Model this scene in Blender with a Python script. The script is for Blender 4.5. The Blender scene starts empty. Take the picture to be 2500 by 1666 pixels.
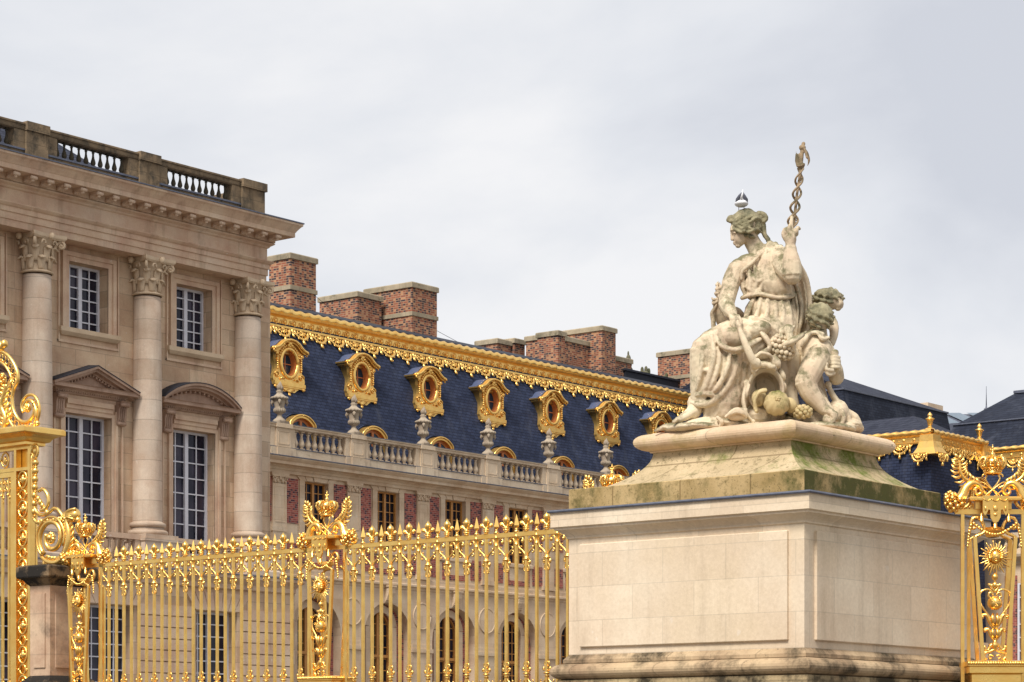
import bpy, bmesh, math, random
from math import sin, cos, pi, radians, sqrt, atan2
from mathutils import Vector, Matrix
random.seed(7)
sc = bpy.context.scene
C = sc.collection

# ---------------------------------------------------------------- camera, sky, sun
cam_d = bpy.data.cameras.new("camera"); cam = bpy.data.objects.new("camera", cam_d); C.objects.link(cam)
cam.location = (0, 0, 1.6)
cam.rotation_euler = (radians(90), 0, -atan2(.7804, .6253))
cam_d.sensor_width = 36; cam_d.lens = 83.52; cam_d.shift_y = .4028; cam_d.clip_end = 3000; cam_d.clip_start = .5
sc.camera = cam
w = bpy.data.worlds.new("World"); sc.world = w; w.use_nodes = True
nt = w.node_tree; N = nt.nodes; L = nt.links
bg = N['Background']
SUN_EL, SUN_AZ = 50, 256          # azimuth measured clockwise from +Y
sky = N.new('ShaderNodeTexSky'); sky.sky_type = 'NISHITA'; sky.sun_disc = False
sky.sun_elevation = radians(SUN_EL); sky.sun_rotation = radians(SUN_AZ)
tc = N.new('ShaderNodeTexCoord'); mp = N.new('ShaderNodeMapping'); mp.inputs['Scale'].default_value = (1.0, 1.0, 2.0)
mp.inputs['Location'].default_value = (1.3, .4, .2)
L.new(tc.outputs['Generated'], mp.inputs['Vector'])
n1 = N.new('ShaderNodeTexNoise'); n1.inputs['Scale'].default_value = 3.6; n1.inputs['Detail'].default_value = 7
n1.inputs['Roughness'].default_value = .52; n1.inputs['Distortion'].default_value = .35
L.new(mp.outputs['Vector'], n1.inputs['Vector'])
cr = N.new('ShaderNodeValToRGB'); cr.color_ramp.elements[0].position = .36; cr.color_ramp.elements[1].position = .62
cr.color_ramp.elements[0].color = (.66, .685, .75, 1); cr.color_ramp.elements[1].color = (.93, .93, .945, 1)
e = cr.color_ramp.elements.new(.5); e.color = (.80, .82, .865, 1)
L.new(n1.outputs['Fac'], cr.inputs['Fac'])
sk = N.new('ShaderNodeVectorMath'); sk.operation = 'SCALE'; sk.inputs['Scale'].default_value = .06
L.new(sky.outputs[0], sk.inputs[0])
mx = N.new('ShaderNodeMix'); mx.data_type = 'RGBA'; mx.inputs['Factor'].default_value = .94
L.new(sk.outputs[0], mx.inputs['A']); L.new(cr.outputs['Color'], mx.inputs['B'])
L.new(mx.outputs['Result'], bg.inputs['Color']); bg.inputs['Strength'].default_value = .70
sl = bpy.data.lights.new("sun", 'SUN'); sl.energy = 3.0; sl.angle = radians(20); sl.color = (1, .95, .88)
so = bpy.data.objects.new("sun", sl); C.objects.link(so)
sd = Vector((sin(radians(SUN_AZ))*cos(radians(SUN_EL)), cos(radians(SUN_AZ))*cos(radians(SUN_EL)), sin(radians(SUN_EL))))
so.rotation_euler = sd.to_track_quat('Z', 'Y').to_euler(); so.location = (0, 0, 60)
vs = sc.view_settings; vs.view_transform = 'Standard'; vs.look = 'None'; vs.gamma = 1; vs.exposure = .54

# ---------------------------------------------------------------- materials
def srgb(r, g, b):
    f = lambda c: (c/255/12.92 if c/255 <= .04045 else ((c/255+.055)/1.055)**2.4)
    return (f(r), f(g), f(b), 1)
class NT:
    def __init__(s, name):
        s.m = bpy.data.materials.new(name); s.m.use_nodes = True; s.t = s.m.node_tree
        s.p = s.t.nodes['Principled BSDF']
        s.co = s.t.nodes.new('ShaderNodeTexCoord').outputs['Object']
    def n(s, typ, **kw):
        nd = s.t.nodes.new(typ)
        for k, v in kw.items():
            if k in nd.inputs: nd.inputs[k].default_value = v
            else: setattr(nd, k, v)
        return nd
    def l(s, a, b): s.t.links.new(a, b)
    def noise(s, scale, detail=5, rough=.55, vec=None, sc3=None):
        nd = s.n('ShaderNodeTexNoise'); nd.inputs['Scale'].default_value = scale
        nd.inputs['Detail'].default_value = detail; nd.inputs['Roughness'].default_value = rough
        v = vec or s.co
        if sc3:
            m = s.n('ShaderNodeMapping'); m.inputs['Scale'].default_value = sc3; s.l(v, m.inputs['Vector']); v = m.outputs[0]
        s.l(v, nd.inputs['Vector']); return nd.outputs['Fac']
    def ramp(s, fac, p0, p1, c0=(0, 0, 0, 1), c1=(1, 1, 1, 1)):
        r = s.n('ShaderNodeValToRGB'); e = r.color_ramp.elements
        e[0].position = p0; e[1].position = p1; e[0].color = c0; e[1].color = c1
        s.l(fac, r.inputs['Fac']); return r.outputs['Color']
    def mix(s, fac, a, b, mode='MIX'):
        m = s.n('ShaderNodeMix'); m.data_type = 'RGBA'; m.blend_type = mode
        for inp, v in (('Factor', fac), ('A', a), ('B', b)):
            if isinstance(v, (int, float, tuple)): m.inputs[inp].default_value = v
            else: s.l(v, m.inputs[inp])
        return m.outputs['Result']
    def uz(s, ux=1, uy=1):
        """(x+y, z) wall coordinates for axis aligned faces"""
        sx = s.n('ShaderNodeSeparateXYZ'); s.l(s.co, sx.inputs[0])
        a = s.n('ShaderNodeMath', operation='ADD'); s.l(sx.outputs[0], a.inputs[0]); s.l(sx.outputs[1], a.inputs[1])
        c = s.n('ShaderNodeCombineXYZ'); s.l(a.outputs[0], c.inputs[0]); s.l(sx.outputs[2], c.inputs[1])
        return c.outputs[0]
    def brick(s, bw, bh, mortar, c1, c2, cm, vec=None, off=.5, smooth=.1, bias=0):
        b = s.n('ShaderNodeTexBrick'); b.offset = off
        for k, v in (('Color1', c1), ('Color2', c2), ('Mortar', cm), ('Scale', 1), ('Mortar Size', mortar), ('Mortar Smooth', smooth), ('Bias', bias), ('Brick Width', bw), ('Row Height', bh)):
            b.inputs[k].default_value = v
        s.l(vec or s.uz(), b.inputs['Vector']); return b
    def bump(s, h, strength=.3, dist=.02):
        b = s.n('ShaderNodeBump'); b.inputs['Strength'].default_value = strength; b.inputs['Distance'].default_value = dist
        s.l(h, b.inputs['Height']); s.l(b.outputs[0], s.p.inputs['Normal'])
    def done(s, col, rough=.85, metal=0, spec=.3):
        if isinstance(col, tuple): s.p.inputs['Base Color'].default_value = col
        else: s.l(col, s.p.inputs['Base Color'])
        if isinstance(rough, (int, float)): s.p.inputs['Roughness'].default_value = rough
        else: s.l(rough, s.p.inputs['Roughness'])
        s.p.inputs['Metallic'].default_value = metal; s.p.inputs['Specular IOR Level'].default_value = spec
        return s.m
W1 = (1, 1, 1, 1)
def stone(name, ca, cb, joints=None, jcol=.72, streak=.0, stain=None, stain_r=(.5, .62), bumpy=.25, pits=False, blockvar=.10, jm=.012, nscale=1.2, patch=None):
    s = NT(name)
    f = s.noise(nscale, 8, .6)
    col = s.mix(s.ramp(f, .35, .68), ca, cb)
    if patch:
        col = s.mix(s.ramp(s.noise(.45, 6, .6), .50, .66), col, s.mix(.55, col, patch))
        col = s.mix(s.ramp(s.noise(5.5, 3, .5), .70, .735), col, s.mix(.4, col, srgb(232, 222, 210)))
    if joints:
        bw, bh = joints
        g = (jcol, jcol, jcol, 1)
        b = s.brick(bw, bh, jm, W1, (1-blockvar, 1-blockvar*1.15, 1-blockvar*1.3, 1), g, off=.5, smooth=.3)
        col = s.mix(1.0, col, b.outputs['Color'], 'MULTIPLY')
    if streak:
        v = s.noise(1.0, 6, .7, sc3=(2.6, 2.6, .22))
        col = s.mix(s.ramp(v, .52, .72), col, s.mix(1.0, col, (1-streak, 1-streak*1.05, 1-streak*1.1, 1), 'MULTIPLY'))
    if stain:
        v = s.noise(1.7, 9, .72)
        col = s.mix(s.ramp(v, stain_r[0], stain_r[1]), col, stain)
    fine = s.noise(24, 6, .7)
    col = s.mix(1.0, col, s.ramp(fine, .25, .7, (.86, .85, .83, 1), (1.04, 1.04, 1.04, 1)), 'MULTIPLY')
    if pits:
        pn = s.noise(17, 3, .8)
        col = s.mix(s.ramp(pn, .66, .70), col, srgb(88, 76, 62))
    s.bump(fine, bumpy, .02)
    return s.done(col, .9)
M = {}
M['pav'] = stone('pavilion_limestone', srgb(222, 196, 166), srgb(200, 166, 138), (1.25, .52), .62, .30, blockvar=.24, patch=srgb(214, 198, 176), jm=.014)
M['pavt'] = stone('pavilion_trim_limestone', srgb(218, 192, 164), srgb(194, 160, 136), None, streak=.3, patch=srgb(218, 198, 176))
M['ent'] = stone('entablature_limestone', srgb(220, 194, 166), srgb(198, 162, 138), (1.9, 3.0), .85, .3, blockvar=.14, patch=srgb(224, 206, 184))
M['col'] = stone('column_limestone', srgb(222, 204, 184), srgb(200, 174, 152), (40, .66), .62, .2, blockvar=.22, jm=.012, patch=srgb(206, 192, 178))
M['cap'] = stone('carved_capital_limestone', srgb(212, 190, 162), srgb(190, 166, 138), None)
M['ped'] = stone('pediment_limestone', srgb(186, 158, 138), srgb(156, 126, 108), None, streak=.3)
M['para'] = stone('weathered_parapet_stone', srgb(154, 132, 104), srgb(108, 94, 76), (1.2, .42), .6, .5, stain=srgb(72, 66, 56), stain_r=(.48, .64))
M['bal'] = stone('blackened_baluster_stone', srgb(78, 70, 54), srgb(46, 43, 38), None, stain=srgb(40, 38, 36))
M['wing'] = stone('wing_limestone', srgb(226, 204, 176), srgb(206, 178, 148), (1.1, .5), .82, .16, blockvar=.14, patch=srgb(222, 206, 182))
M['wingb'] = stone('wing_baluster_stone', srgb(222, 202, 176), srgb(200, 178, 150), None, streak=.15)
M['wplinth'] = stone('wing_parapet_stone', srgb(218, 200, 174), srgb(196, 174, 148), (1.6, 2), .86, .18, stain=srgb(128, 118, 92), stain_r=(.6, .8))
M['urn'] = stone('urn_stone', srgb(176, 162, 142), srgb(146, 130, 114), None, stain=srgb(120, 106, 94), stain_r=(.5, .7))
M['pedl'] = stone('pedestal_limestone', srgb(232, 216, 192), srgb(216, 194, 168), (.86, .395), .76, .2, blockvar=.13, jm=.0055, patch=srgb(230, 214, 184), bumpy=.12, nscale=.9)
M['pedc'] = stone('pedestal_cap_stone', srgb(226, 204, 174), srgb(200, 172, 142), (1.25, 5), .62, .15, stain=srgb(164, 148, 100), stain_r=(.5, .72), pits=True, jm=.008)
def mossy(name, ca, cb, moss, mr=(.45, .6), joints=(.95, .8)):
    s = NT(name)
    f = s.noise(1.6, 8, .6)
    col = s.mix(s.ramp(f, .35, .65), ca, cb)
    b = s.brick(joints[0], joints[1], .010, W1, (.9, .88, .86, 1), (.55, .52, .48, 1), off=.5, smooth=.2)
    col = s.mix(1.0, col, b.outputs['Color'], 'MULTIPLY')
    v = s.noise(2.4, 9, .75, sc3=(1, 1, .8))
    # moss grows mostly on the damp side that faces -Y
    g = s.n('ShaderNodeNewGeometry'); sx = s.n('ShaderNodeSeparateXYZ'); s.l(g.outputs['Normal'], sx.inputs[0])
    a = s.n('ShaderNodeMath', operation='MULTIPLY_ADD'); s.l(sx.outputs[1], a.inputs[0]); a.inputs[1].default_value = -.16; s.l(v, a.inputs[2])
    col = s.mix(s.ramp(a.outputs[0], mr[0], mr[1]), col, moss)
    v2 = s.noise(9, 8, .8)
    col = s.mix(s.ramp(v2, .53, .62), col, s.mix(.6, col, srgb(84, 76, 42)))
    v3 = s.noise(38, 3, .8)
    col = s.mix(s.ramp(v3, .62, .68), col, srgb(70, 64, 44))
    s.bump(v2, .3, .02)
    return s.done(col, .95)
M['moss'] = mossy('mossy_plinth_stone', srgb(198, 172, 126), srgb(160, 136, 90), srgb(82, 80, 40), (.50, .68))
M['moss2'] = mossy('mossy_scotia_stone', srgb(196, 176, 142), srgb(168, 150, 116), srgb(98, 108, 44), (.54, .72), (1.4, 5))
M['torus'] = stone('stained_base_moulding_stone', srgb(196, 172, 138), srgb(164, 138, 110), (1.2, 5), .7, .3, stain=srgb(76, 66, 50), stain_r=(.46, .62), pits=True)
M['base'] = stone('stained_base_stone', srgb(190, 170, 132), srgb(160, 136, 104), (1.2, .8), .7, .3, stain=srgb(66, 58, 44), stain_r=(.42, .56), pits=True)
M['smallp'] = stone('small_pier_stone', srgb(214, 188, 160), srgb(176, 142, 118), (2, .62), .75, .35, stain=srgb(96, 82, 70), stain_r=(.54, .76))
M['smallc'] = stone('blackened_pier_cap_stone', srgb(150, 124, 92), srgb(90, 76, 60), None, stain=srgb(38, 34, 30), stain_r=(.42, .52), pits=True)
def brickm(name, c1, c2, cm, bw, bh, mo, dark, lite, dk=.70):
    s = NT(name)
    b = s.brick(bw, bh, mo, c1, c2, cm, off=.5, smooth=.2)
    b2 = s.brick(bw, bh, 0, (0, 0, 0, 1), W1, (0, 0, 0, 1), off=.5, smooth=0)
    wn = s.n('ShaderNodeTexWhiteNoise'); wn.noise_dimensions = '3D'
    sn = s.n('ShaderNodeVectorMath', operation='SNAP'); s.l(s.uz(), sn.inputs[0]); sn.inputs[1].default_value = (bw*.5, bh, 1)
    s.l(sn.outputs[0], wn.inputs['Vector'])
    d = s.mix(s.ramp(wn.outputs['Value'], dk, dk+.02), b.outputs['Color'], dark)
    d = s.mix(s.ramp(wn.outputs['Value'], .18, .20, W1, (0, 0, 0, 1)), d, lite)
    mm = s.mix(b.outputs['Fac'], d, cm)
    n = s.noise(2, 5)
    mm = s.mix(1.0, mm, s.ramp(n, .3, .7, (.82, .82, .82, 1), (1.08, 1.06, 1.04, 1)), 'MULTIPLY')
    s.bump(b.outputs['Fac'], -.2, .01)
    return s.done(mm, .9)
M['brick'] = brickm('red_wall_brick', srgb(168, 88, 80), srgb(136, 70, 66), srgb(178, 148, 132), .24, .085, .008, srgb(84, 56, 66), srgb(176, 104, 90), .78)
M['chim'] = brickm('chimney_brick', srgb(154, 92, 70), srgb(134, 82, 64), srgb(164, 134, 110), .30, .10, .016, srgb(66, 56, 62), srgb(182, 134, 100), .66)
def slate(name, ca, cb, bh=.14):
    s = NT(name)
    b = s.brick(.30, bh, .012, ca, cb, srgb(18, 20, 30), off=.5, smooth=.3)
    n = s.noise(.9, 6, .6, sc3=(1, 1, .5))
    col = s.mix(1.0, b.outputs['Color'], s.ramp(n, .3, .7, (.74, .77, .82, 1), (1.2, 1.2, 1.16, 1)), 'MULTIPLY')
    col = s.mix(s.ramp(s.noise(1.0, 6, .7, sc3=(1.6, 1.6, .25)), .54, .70), col, s.mix(.22, col, srgb(96, 100, 112)))
    s.bump(b.outputs['Fac'], -.5, .03)
    return s.done(col, .75, 0, .18)
M['slate'] = slate('blue_grey_slate', srgb(52, 60, 84), srgb(40, 47, 68))
M['slate2'] = slate('dark_weathered_slate', srgb(44, 49, 63), srgb(31, 35, 48))
M['slate3'] = slate('grey_upper_slate', srgb(58, 61, 74), srgb(42, 45, 58))
def simple(name, c, rough=.5, metal=0, spec=.5, var=.1, nsc=6, bump=.1):
    s = NT(name); n = s.noise(nsc, 6, .65)
    col = s.mix(1.0, c, s.ramp(n, .3, .7, (1-var, 1-var, 1-var, 1), (1+var, 1+var, 1+var, 1)), 'MULTIPLY')
    s.bump(n, bump, .01)
    return s.done(col, rough, metal, spec)
M['lead'] = simple('lead_flashing', srgb(86, 90, 104), .5, 0, .5, .3)
M['leadd'] = simple('dark_lead_roofing', srgb(34, 37, 48), .7, 0, .5, .2, 3)
M['leadb'] = simple('blue_lead_dormer_roof', srgb(78, 88, 116), .45, 0, .5, .12, 5)
M['white'] = simple('pale_grey_window_paint', srgb(212, 212, 220), .5, 0, .5, .04)
M['ochre'] = simple('ochre_window_paint', srgb(186, 130, 66), .5, 0, .5, .12)
M['oran'] = simple('orange_wood_paint', srgb(204, 122, 66), .5, 0, .5, .1)
M['door'] = simple('brown_curtain', srgb(96, 56, 34), .8, 0, .2, .2)
def glassm(name, c, c2):
    s = NT(name); n = s.noise(1.4, 4, .5, sc3=(1, 1, .5))
    s.bump(s.noise(2.5, 2), .08, .02)
    return s.done(s.mix(s.ramp(n, .42, .62), c, c2), .1, 0, .28)
M['glass'] = glassm('dark_window_glass', srgb(30, 30, 44), srgb(66, 60, 74))
M['glassw'] = glassm('wing_window_glass', srgb(22, 22, 32), srgb(44, 44, 56))
M['glasst'] = glassm('teal_window_glass', srgb(38, 56, 70), srgb(58, 76, 90))
def gold(name, base, rough=.34, metal=.9, nsc=30, tarn=.0, bmp=.35):
    s = NT(name); n = s.noise(nsc, 5, .6); n2 = s.noise(3.5, 6, .6)
    col = s.mix(s.ramp(n2, .35, .7), base, tuple(c*f for c, f in zip(base[:3], (.90, .80, .66)))+(1,))
    if tarn:
        n3 = s.noise(2.2, 8, .75)
        col = s.mix(s.ramp(n3, .58, .70), col, s.mix(tarn, col, srgb(96, 70, 30)))
    s.bump(n, bmp, .004)
    r = s.ramp(n2, .3, .7, (rough-.06,)*3+(1,), (rough+.10,)*3+(1,))
    return s.done(col, r, metal, .5)
M['gold'] = gold('gold_leaf', (1.0, .66, .205, 1), .30, 1.0)
M['goldr'] = gold('roof_gold_leaf', (1.0, .66, .21, 1), .36, .92, 14, .45)
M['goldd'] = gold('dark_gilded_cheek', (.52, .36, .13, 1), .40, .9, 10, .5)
def cobble():
    s = NT('cobble_stones')
    v = s.n('ShaderNodeTexVoronoi'); v.inputs['Scale'].default_value = 7; s.l(s.co, v.inputs['Vector'])
    col = s.mix(s.ramp(s.noise(.6, 5), .3, .7), srgb(122, 115, 104), srgb(98, 92, 84))
    col = s.mix(s.ramp(v.outputs['Distance'], .0, .12), col, col)
    d = s.n('ShaderNodeTexVoronoi'); d.feature = 'DISTANCE_TO_EDGE'; d.inputs['Scale'].default_value = 7; s.l(s.co, d.inputs['Vector'])
    col = s.mix(s.ramp(d.outputs['Distance'], .02, .06), srgb(70, 66, 60), col)
    s.bump(d.outputs['Distance'], .6, .03)
    return s.done(col, .8)
M['cob'] = cobble()

# ---------------------------------------------------------------- mesh builder
class MB:
    def __init__(s): s.v = []; s.f = []; s.sm = []
    def add(s, vs, fs, smooth=False):
        o = len(s.v); s.v += [tuple(v) for v in vs]; s.f += [[i+o for i in f] for f in fs]; s.sm += [smooth]*len(fs); return s
    def box(s, x0, x1, y0, y1, z0, z1):
        return s.add([(x0,y0,z0),(x1,y0,z0),(x1,y1,z0),(x0,y1,z0),(x0,y0,z1),(x1,y0,z1),(x1,y1,z1),(x0,y1,z1)],
              [(0,3,2,1),(4,5,6,7),(0,1,5,4),(1,2,6,5),(2,3,7,6),(3,0,4,7)])
    def bbox(s, x0, x1, y0, y1, z0, z1, b):
        """box with chamfered vertical and horizontal edges"""
        return s.stack((x0+b, x1-b, y0+b, y1-b), [(0, z0), (b, z0+b), (b, z1-b), (0, z1)])
    def stack(s, r, prof, cap=True, smooth=False):
        """rings of rectangle r offset outwards by d at height z: mitred mouldings"""
        x0, x1, y0, y1 = r; vs = []; fs = []
        for d, z in prof: vs += [(x0-d,y0-d,z),(x1+d,y0-d,z),(x1+d,y1+d,z),(x0-d,y1+d,z)]
        for i in range(len(prof)-1):
            for k in range(4):
                a = i*4+k; b = i*4+(k+1) % 4; fs.append((a, b, b+4, a+4))
        if cap: fs.append((3,2,1,0)); n = len(prof)*4-4; fs.append((n,n+1,n+2,n+3))
        return s.add(vs, fs, smooth)
    def ext_x(s, x0, x1, prof, smooth=False, close=True):
        """closed profile of (y,z) extruded along x"""
        n = len(prof); vs = [(x0,y,z) for y, z in prof]+[(x1,y,z) for y, z in prof]
        fs = [(i, (i+1) % n, (i+1) % n+n, i+n) for i in range(n if close else n-1)]
        s.add(vs, fs, smooth)
        if close: s.add(vs, [list(range(n))[::-1], list(range(n, 2*n))])
        return s
    def ext_y(s, y0, y1, prof, smooth=False):
        """closed outline of (x,z) extruded along y"""
        n = len(prof); vs = [(x,y0,z) for x, z in prof]+[(x,y1,z) for x, z in prof]
        fs = [(i, (i+1) % n, (i+1) % n+n, i+n) for i in range(n)]
        s.add(vs, fs, smooth); s.add(vs, [list(range(n)), list(range(n, 2*n))[::-1]]); return s
    def lathe(s, cx, cy, prof, n=12, smooth=True, a0=0, a1=2*pi, sq=1):
        full = abs(a1-a0-2*pi) < 1e-6; k = n if full else n+1; vs = []; fs = []
        for r, z in prof:
            for i in range(k):
                a = a0+(a1-a0)*i/n; vs.append((cx+r*cos(a), cy+r*sin(a)*sq, z))
        for j in range(len(prof)-1):
            for i in range(n):
                i2 = (i+1) % k if full else i+1
                fs.append((j*k+i, j*k+i2, (j+1)*k+i2, (j+1)*k+i))
        if full and prof[-1][0] > 1e-4: fs.append(tuple((len(prof)-1)*k+i for i in range(k)))
        return s.add(vs, fs, smooth)
    def tube(s, pts, r, n=6, smooth=True, flat=1.0, cap=True, up=None):
        P = [Vector(p) for p in pts]; m = len(P)
        if isinstance(r, (int, float)): r = [r]*m
        vs = []; fs = []; prev = None
        for i, p in enumerate(P):
            t = (P[min(i+1, m-1)]-P[max(i-1, 0)])
            if t.length < 1e-9: t = Vector((0, 0, 1))
            t.normalize()
            if prev is None:
                a = Vector(up) if up else (Vector((0, 0, 1)) if abs(t.z) < .9 else Vector((1, 0, 0)))
            else: a = prev
            b = t.cross(a)
            if b.length < 1e-6: b = t.cross(Vector((1, .1, 0)))
            b.normalize(); a = b.cross(t).normalized(); prev = a
            for k in range(n):
                th = 2*pi*k/n; q = p+(a*cos(th)*flat+b*sin(th))*r[i]; vs.append(tuple(q))
        for i in range(m-1):
            for k in range(n): fs.append((i*n+k, i*n+(k+1) % n, (i+1)*n+(k+1) % n, (i+1)*n+k))
        if cap: fs.append(tuple(range(n))[::-1]); fs.append(tuple((m-1)*n+k for k in range(n)))
        return s.add(vs, fs, smooth)
    def ball(s, c, rx, ry=None, rz=None, n=8, m=6, rot=None):
        ry = ry or rx; rz = rz or rx; vs = [(0, 0, -1)]; fs = []
        for j in range(1, m):
            ph = -pi/2+pi*j/m
            for i in range(n): vs.append((cos(ph)*cos(2*pi*i/n), cos(ph)*sin(2*pi*i/n), sin(ph)))
        vs.append((0, 0, 1)); T = len(vs)-1
        for i in range(n):
            fs.append((0, 1+(i+1) % n, 1+i)); fs.append((T, T-n+i, T-n+(i+1) % n))
            for j in range(m-2): a = 1+j*n; fs.append((a+i, a+(i+1) % n, a+n+(i+1) % n, a+n+i))
        q = []
        for v in vs:
            p = Vector((v[0]*rx, v[1]*ry, v[2]*rz))
            if rot: p = rot @ p
            q.append(tuple(p+Vector(c)))
        return s.add(q, fs, True)
    def xf(s, fn): s.v = [tuple(fn(v)) for v in s.v]; return s
    def merge(s, o, mat=None):
        vs = o.v if mat is None else [tuple(mat @ Vector(v)) for v in o.v]
        k = len(s.v); s.v += vs; s.f += [[i+k for i in f] for f in o.f]; s.sm += o.sm; return s
    def build(s, name, mat, parent=None, world=False, loc=None):
        off = Vector((0, 0, 0))
        if world and parent is not None:
            q = parent
            while q is not None: off += q.location; q = q.parent
        me = bpy.data.meshes.new(name)
        me.from_pydata([tuple(Vector(v)-off) for v in s.v], [], s.f)
        me.materials.append(mat); me.polygons.foreach_set('use_smooth', s.sm)
        me.validate(); me.update()
        bm = bmesh.new(); bm.from_mesh(me); bmesh.ops.recalc_face_normals(bm, faces=bm.faces); bm.to_mesh(me); bm.free()
        o = bpy.data.objects.new(name, me); C.objects.link(o)
        if parent is not None: o.parent = parent
        if loc: o.location = loc
        return o
def tag(o, label=None, cat=None, group=None, kind=None):
    if label: o['label'] = label
    if cat: o['category'] = cat
    if group: o['group'] = group
    if kind: o['kind'] = kind
    return o
def empty(name, loc, label, cat, group=None, rz=0):
    o = bpy.data.objects.new(name, None); C.objects.link(o); o.location = loc; o.rotation_euler = (0, 0, rz)
    return tag(o, label, cat, group)
def copy_part(o, parent, loc=None):
    c = o.copy(); C.objects.link(c); c.parent = parent
    if loc is not None: c.location = loc
    for ch in [k for k in bpy.data.objects if k.parent == o]: copy_part(ch, c)
    return c
def copy_tree(o, loc, label=None, rz=None):
    c = o.copy(); C.objects.link(c); c.location = loc
    if rz is not None: c.rotation_euler = (0, 0, rz)
    if label: c['label'] = label
    for ch in [k for k in bpy.data.objects if k.parent == o]: copy_part(ch, c)
    return c

def wall_holes(mb, x0, x1, z0, z1, y, depth, holes):
    """front face at y with rectangular or arched openings and reveals going back by depth.
    hole = (xa, xb, za, zb, rise)"""
    xs = sorted({x0, x1} | {h[0] for h in holes} | {h[1] for h in holes})
    zs = sorted({z0, z1} | {h[2] for h in holes} | {h[3] for h in holes})
    for i in range(len(xs)-1):
        for j in range(len(zs)-1):
            a, b, c, d = xs[i], xs[i+1], zs[j], zs[j+1]; mx_, mz_ = (a+b)/2, (c+d)/2
            if any(h[0] < mx_ < h[1] and h[2] < mz_ < h[3] for h in holes): continue
            mb.add([(a,y,c),(b,y,c),(b,y,d),(a,y,d)], [(0,1,2,3)])
    for xa, xb, za, zb, rise in holes:
        if rise <= 0: top = [(xa, zb), (xb, zb)]
        else:
            w2 = (xb-xa)/2; R = (w2*w2+rise*rise)/(2*rise); cz = zb-R; cx = (xa+xb)/2; th = math.asin(min(1, w2/R))
            K = 14; top = [(cx+R*sin(-th+2*th*k/K), cz+R*cos(-th+2*th*k/K)) for k in range(K+1)]
            for k in range(K):
                (p, q), (r_, t_) = top[k], top[k+1]; mb.add([(p,y,q),(r_,y,t_),(r_,y,zb),(p,y,zb)], [(0,1,2,3)])
        path = [(xa, za)]+([(xa, top[0][1])] if rise <= 0 else [])+top[(1 if rise <= 0 else 0):]+([] if rise <= 0 else [])+[(xb, za)]
        if rise <= 0: path = [(xa, za), (xa, zb), (xb, zb), (xb, za)]
        path.append((xa, za))
        for (p, q), (r_, t_) in zip(path[:-1], path[1:]):
            mb.add([(p,y,q),(r_,y,t_),(r_,y+depth,t_),(p,y+depth,q)], [(0,1,2,3)])
def window_unit(parent, xa, xb, za, zb, y, cols, rows, mat, glass, fw=.07, mw=.03, midw=.11, rise=0, transom=None, lbl=None):
    """casement in opening at depth y: frame with muntins, glass as its child"""
    m = MB(); m.box(xa, xa+fw, y-.03, y+.05, za, zb-rise); m.box(xb-fw, xb, y-.03, y+.05, za, zb-rise)
    m.box(xa+fw, xb-fw, y-.05, y+.05, za, za+fw)
    cx = (xa+xb)/2
    if rise <= 0: m.box(xa+fw, xb-fw, y-.05, y+.05, zb-fw, zb)
    else:
        w2 = (xb-xa)/2; R = (w2*w2+rise*rise)/(2*rise); cz = zb-R; th = math.asin(min(1, w2/R)); K = 12
        for k in range(K):
            a0 = -th+2*th*k/K; a1 = -th+2*th*(k+1)/K; r0 = R; r1 = R-fw
            q = [(cx+r0*sin(a0), cz+r0*cos(a0)), (cx+r0*sin(a1), cz+r0*cos(a1)), (cx+r1*sin(a1), cz+r1*cos(a1)), (cx+r1*sin(a0), cz+r1*cos(a0))]
            m.add([(a,y-.05,b) for a, b in q]+[(a,y+.05,b) for a, b in q], [(0,1,2,3),(0,1,5,4),(2,3,7,6)])
    def ztop(x):
        if rise <= 0: return zb-fw
        return cz+sqrt(max(0, (R-fw/2)**2-(x-cx)**2))
    m.box(cx-midw/2, cx+midw/2, y-.04, y+.05, za+fw, ztop(cx))
    for sgn in (-1, 1):
        h0, h1 = (xa+fw, cx-midw/2) if sgn < 0 else (cx+midw/2, xb-fw)
        for c in range(1, cols): x = h0+(h1-h0)*c/cols; m.box(x-mw/2, x+mw/2, y-.004, y+.03, za+fw, ztop(x))
        for r in range(1, rows):
            z = za+(zb-za)*r/rows
            if rise > 0 and z > ztop(h0 if sgn < 0 else h1)-.02:
                d = sqrt(max(0, (R-fw)**2-(z-cz)**2))
                h0_, h1_ = max(h0, cx-d), min(h1, cx+d)
                if h1_ <= h0_: continue
            else: h0_, h1_ = h0, h1
            m.box(h0_, h1_, y-.002, y+.028, z-mw/2, z+mw/2)
    if transom: m.box(xa+fw, xb-fw, y-.07, y+.05, transom-.06, transom+.06)
    f = m.build('window', mat, parent, world=True)
    if lbl: f['label'] = lbl
    g = MB(); g.box(xa, xb, y+.055, y+.075, za, zb-(0 if rise <= 0 else 0)); g.build('window_pane', glass, f, world=True)
    return f
BALP = [(.085,0),(.085,.06),(.05,.09),(.06,.13),(.10,.22),(.115,.30),(.10,.40),(.06,.56),(.045,.70),(.048,.80),(.075,.86),(.055,.89),(.085,.93),(.085,1)]
def baluster_mesh(h, rs, sq=.02, n=10):
    m = MB(); m.lathe(0, 0, [(r*rs/.115, z*h) for r, z in BALP[2:-2]], n)
    q = .085*rs/.115; m.box(-q, q, -q, q, 0, .08*h); m.box(-q, q, -q, q, .92*h, h); return m
# ---------------------------------------------------------------- ground
g = MB(); g.add([(-900,-900,0),(900,-900,0),(900,900,0),(-900,900,0)], [(0,1,2,3)])
tag(g.build('ground', M['cob']), kind='structure')

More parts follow.
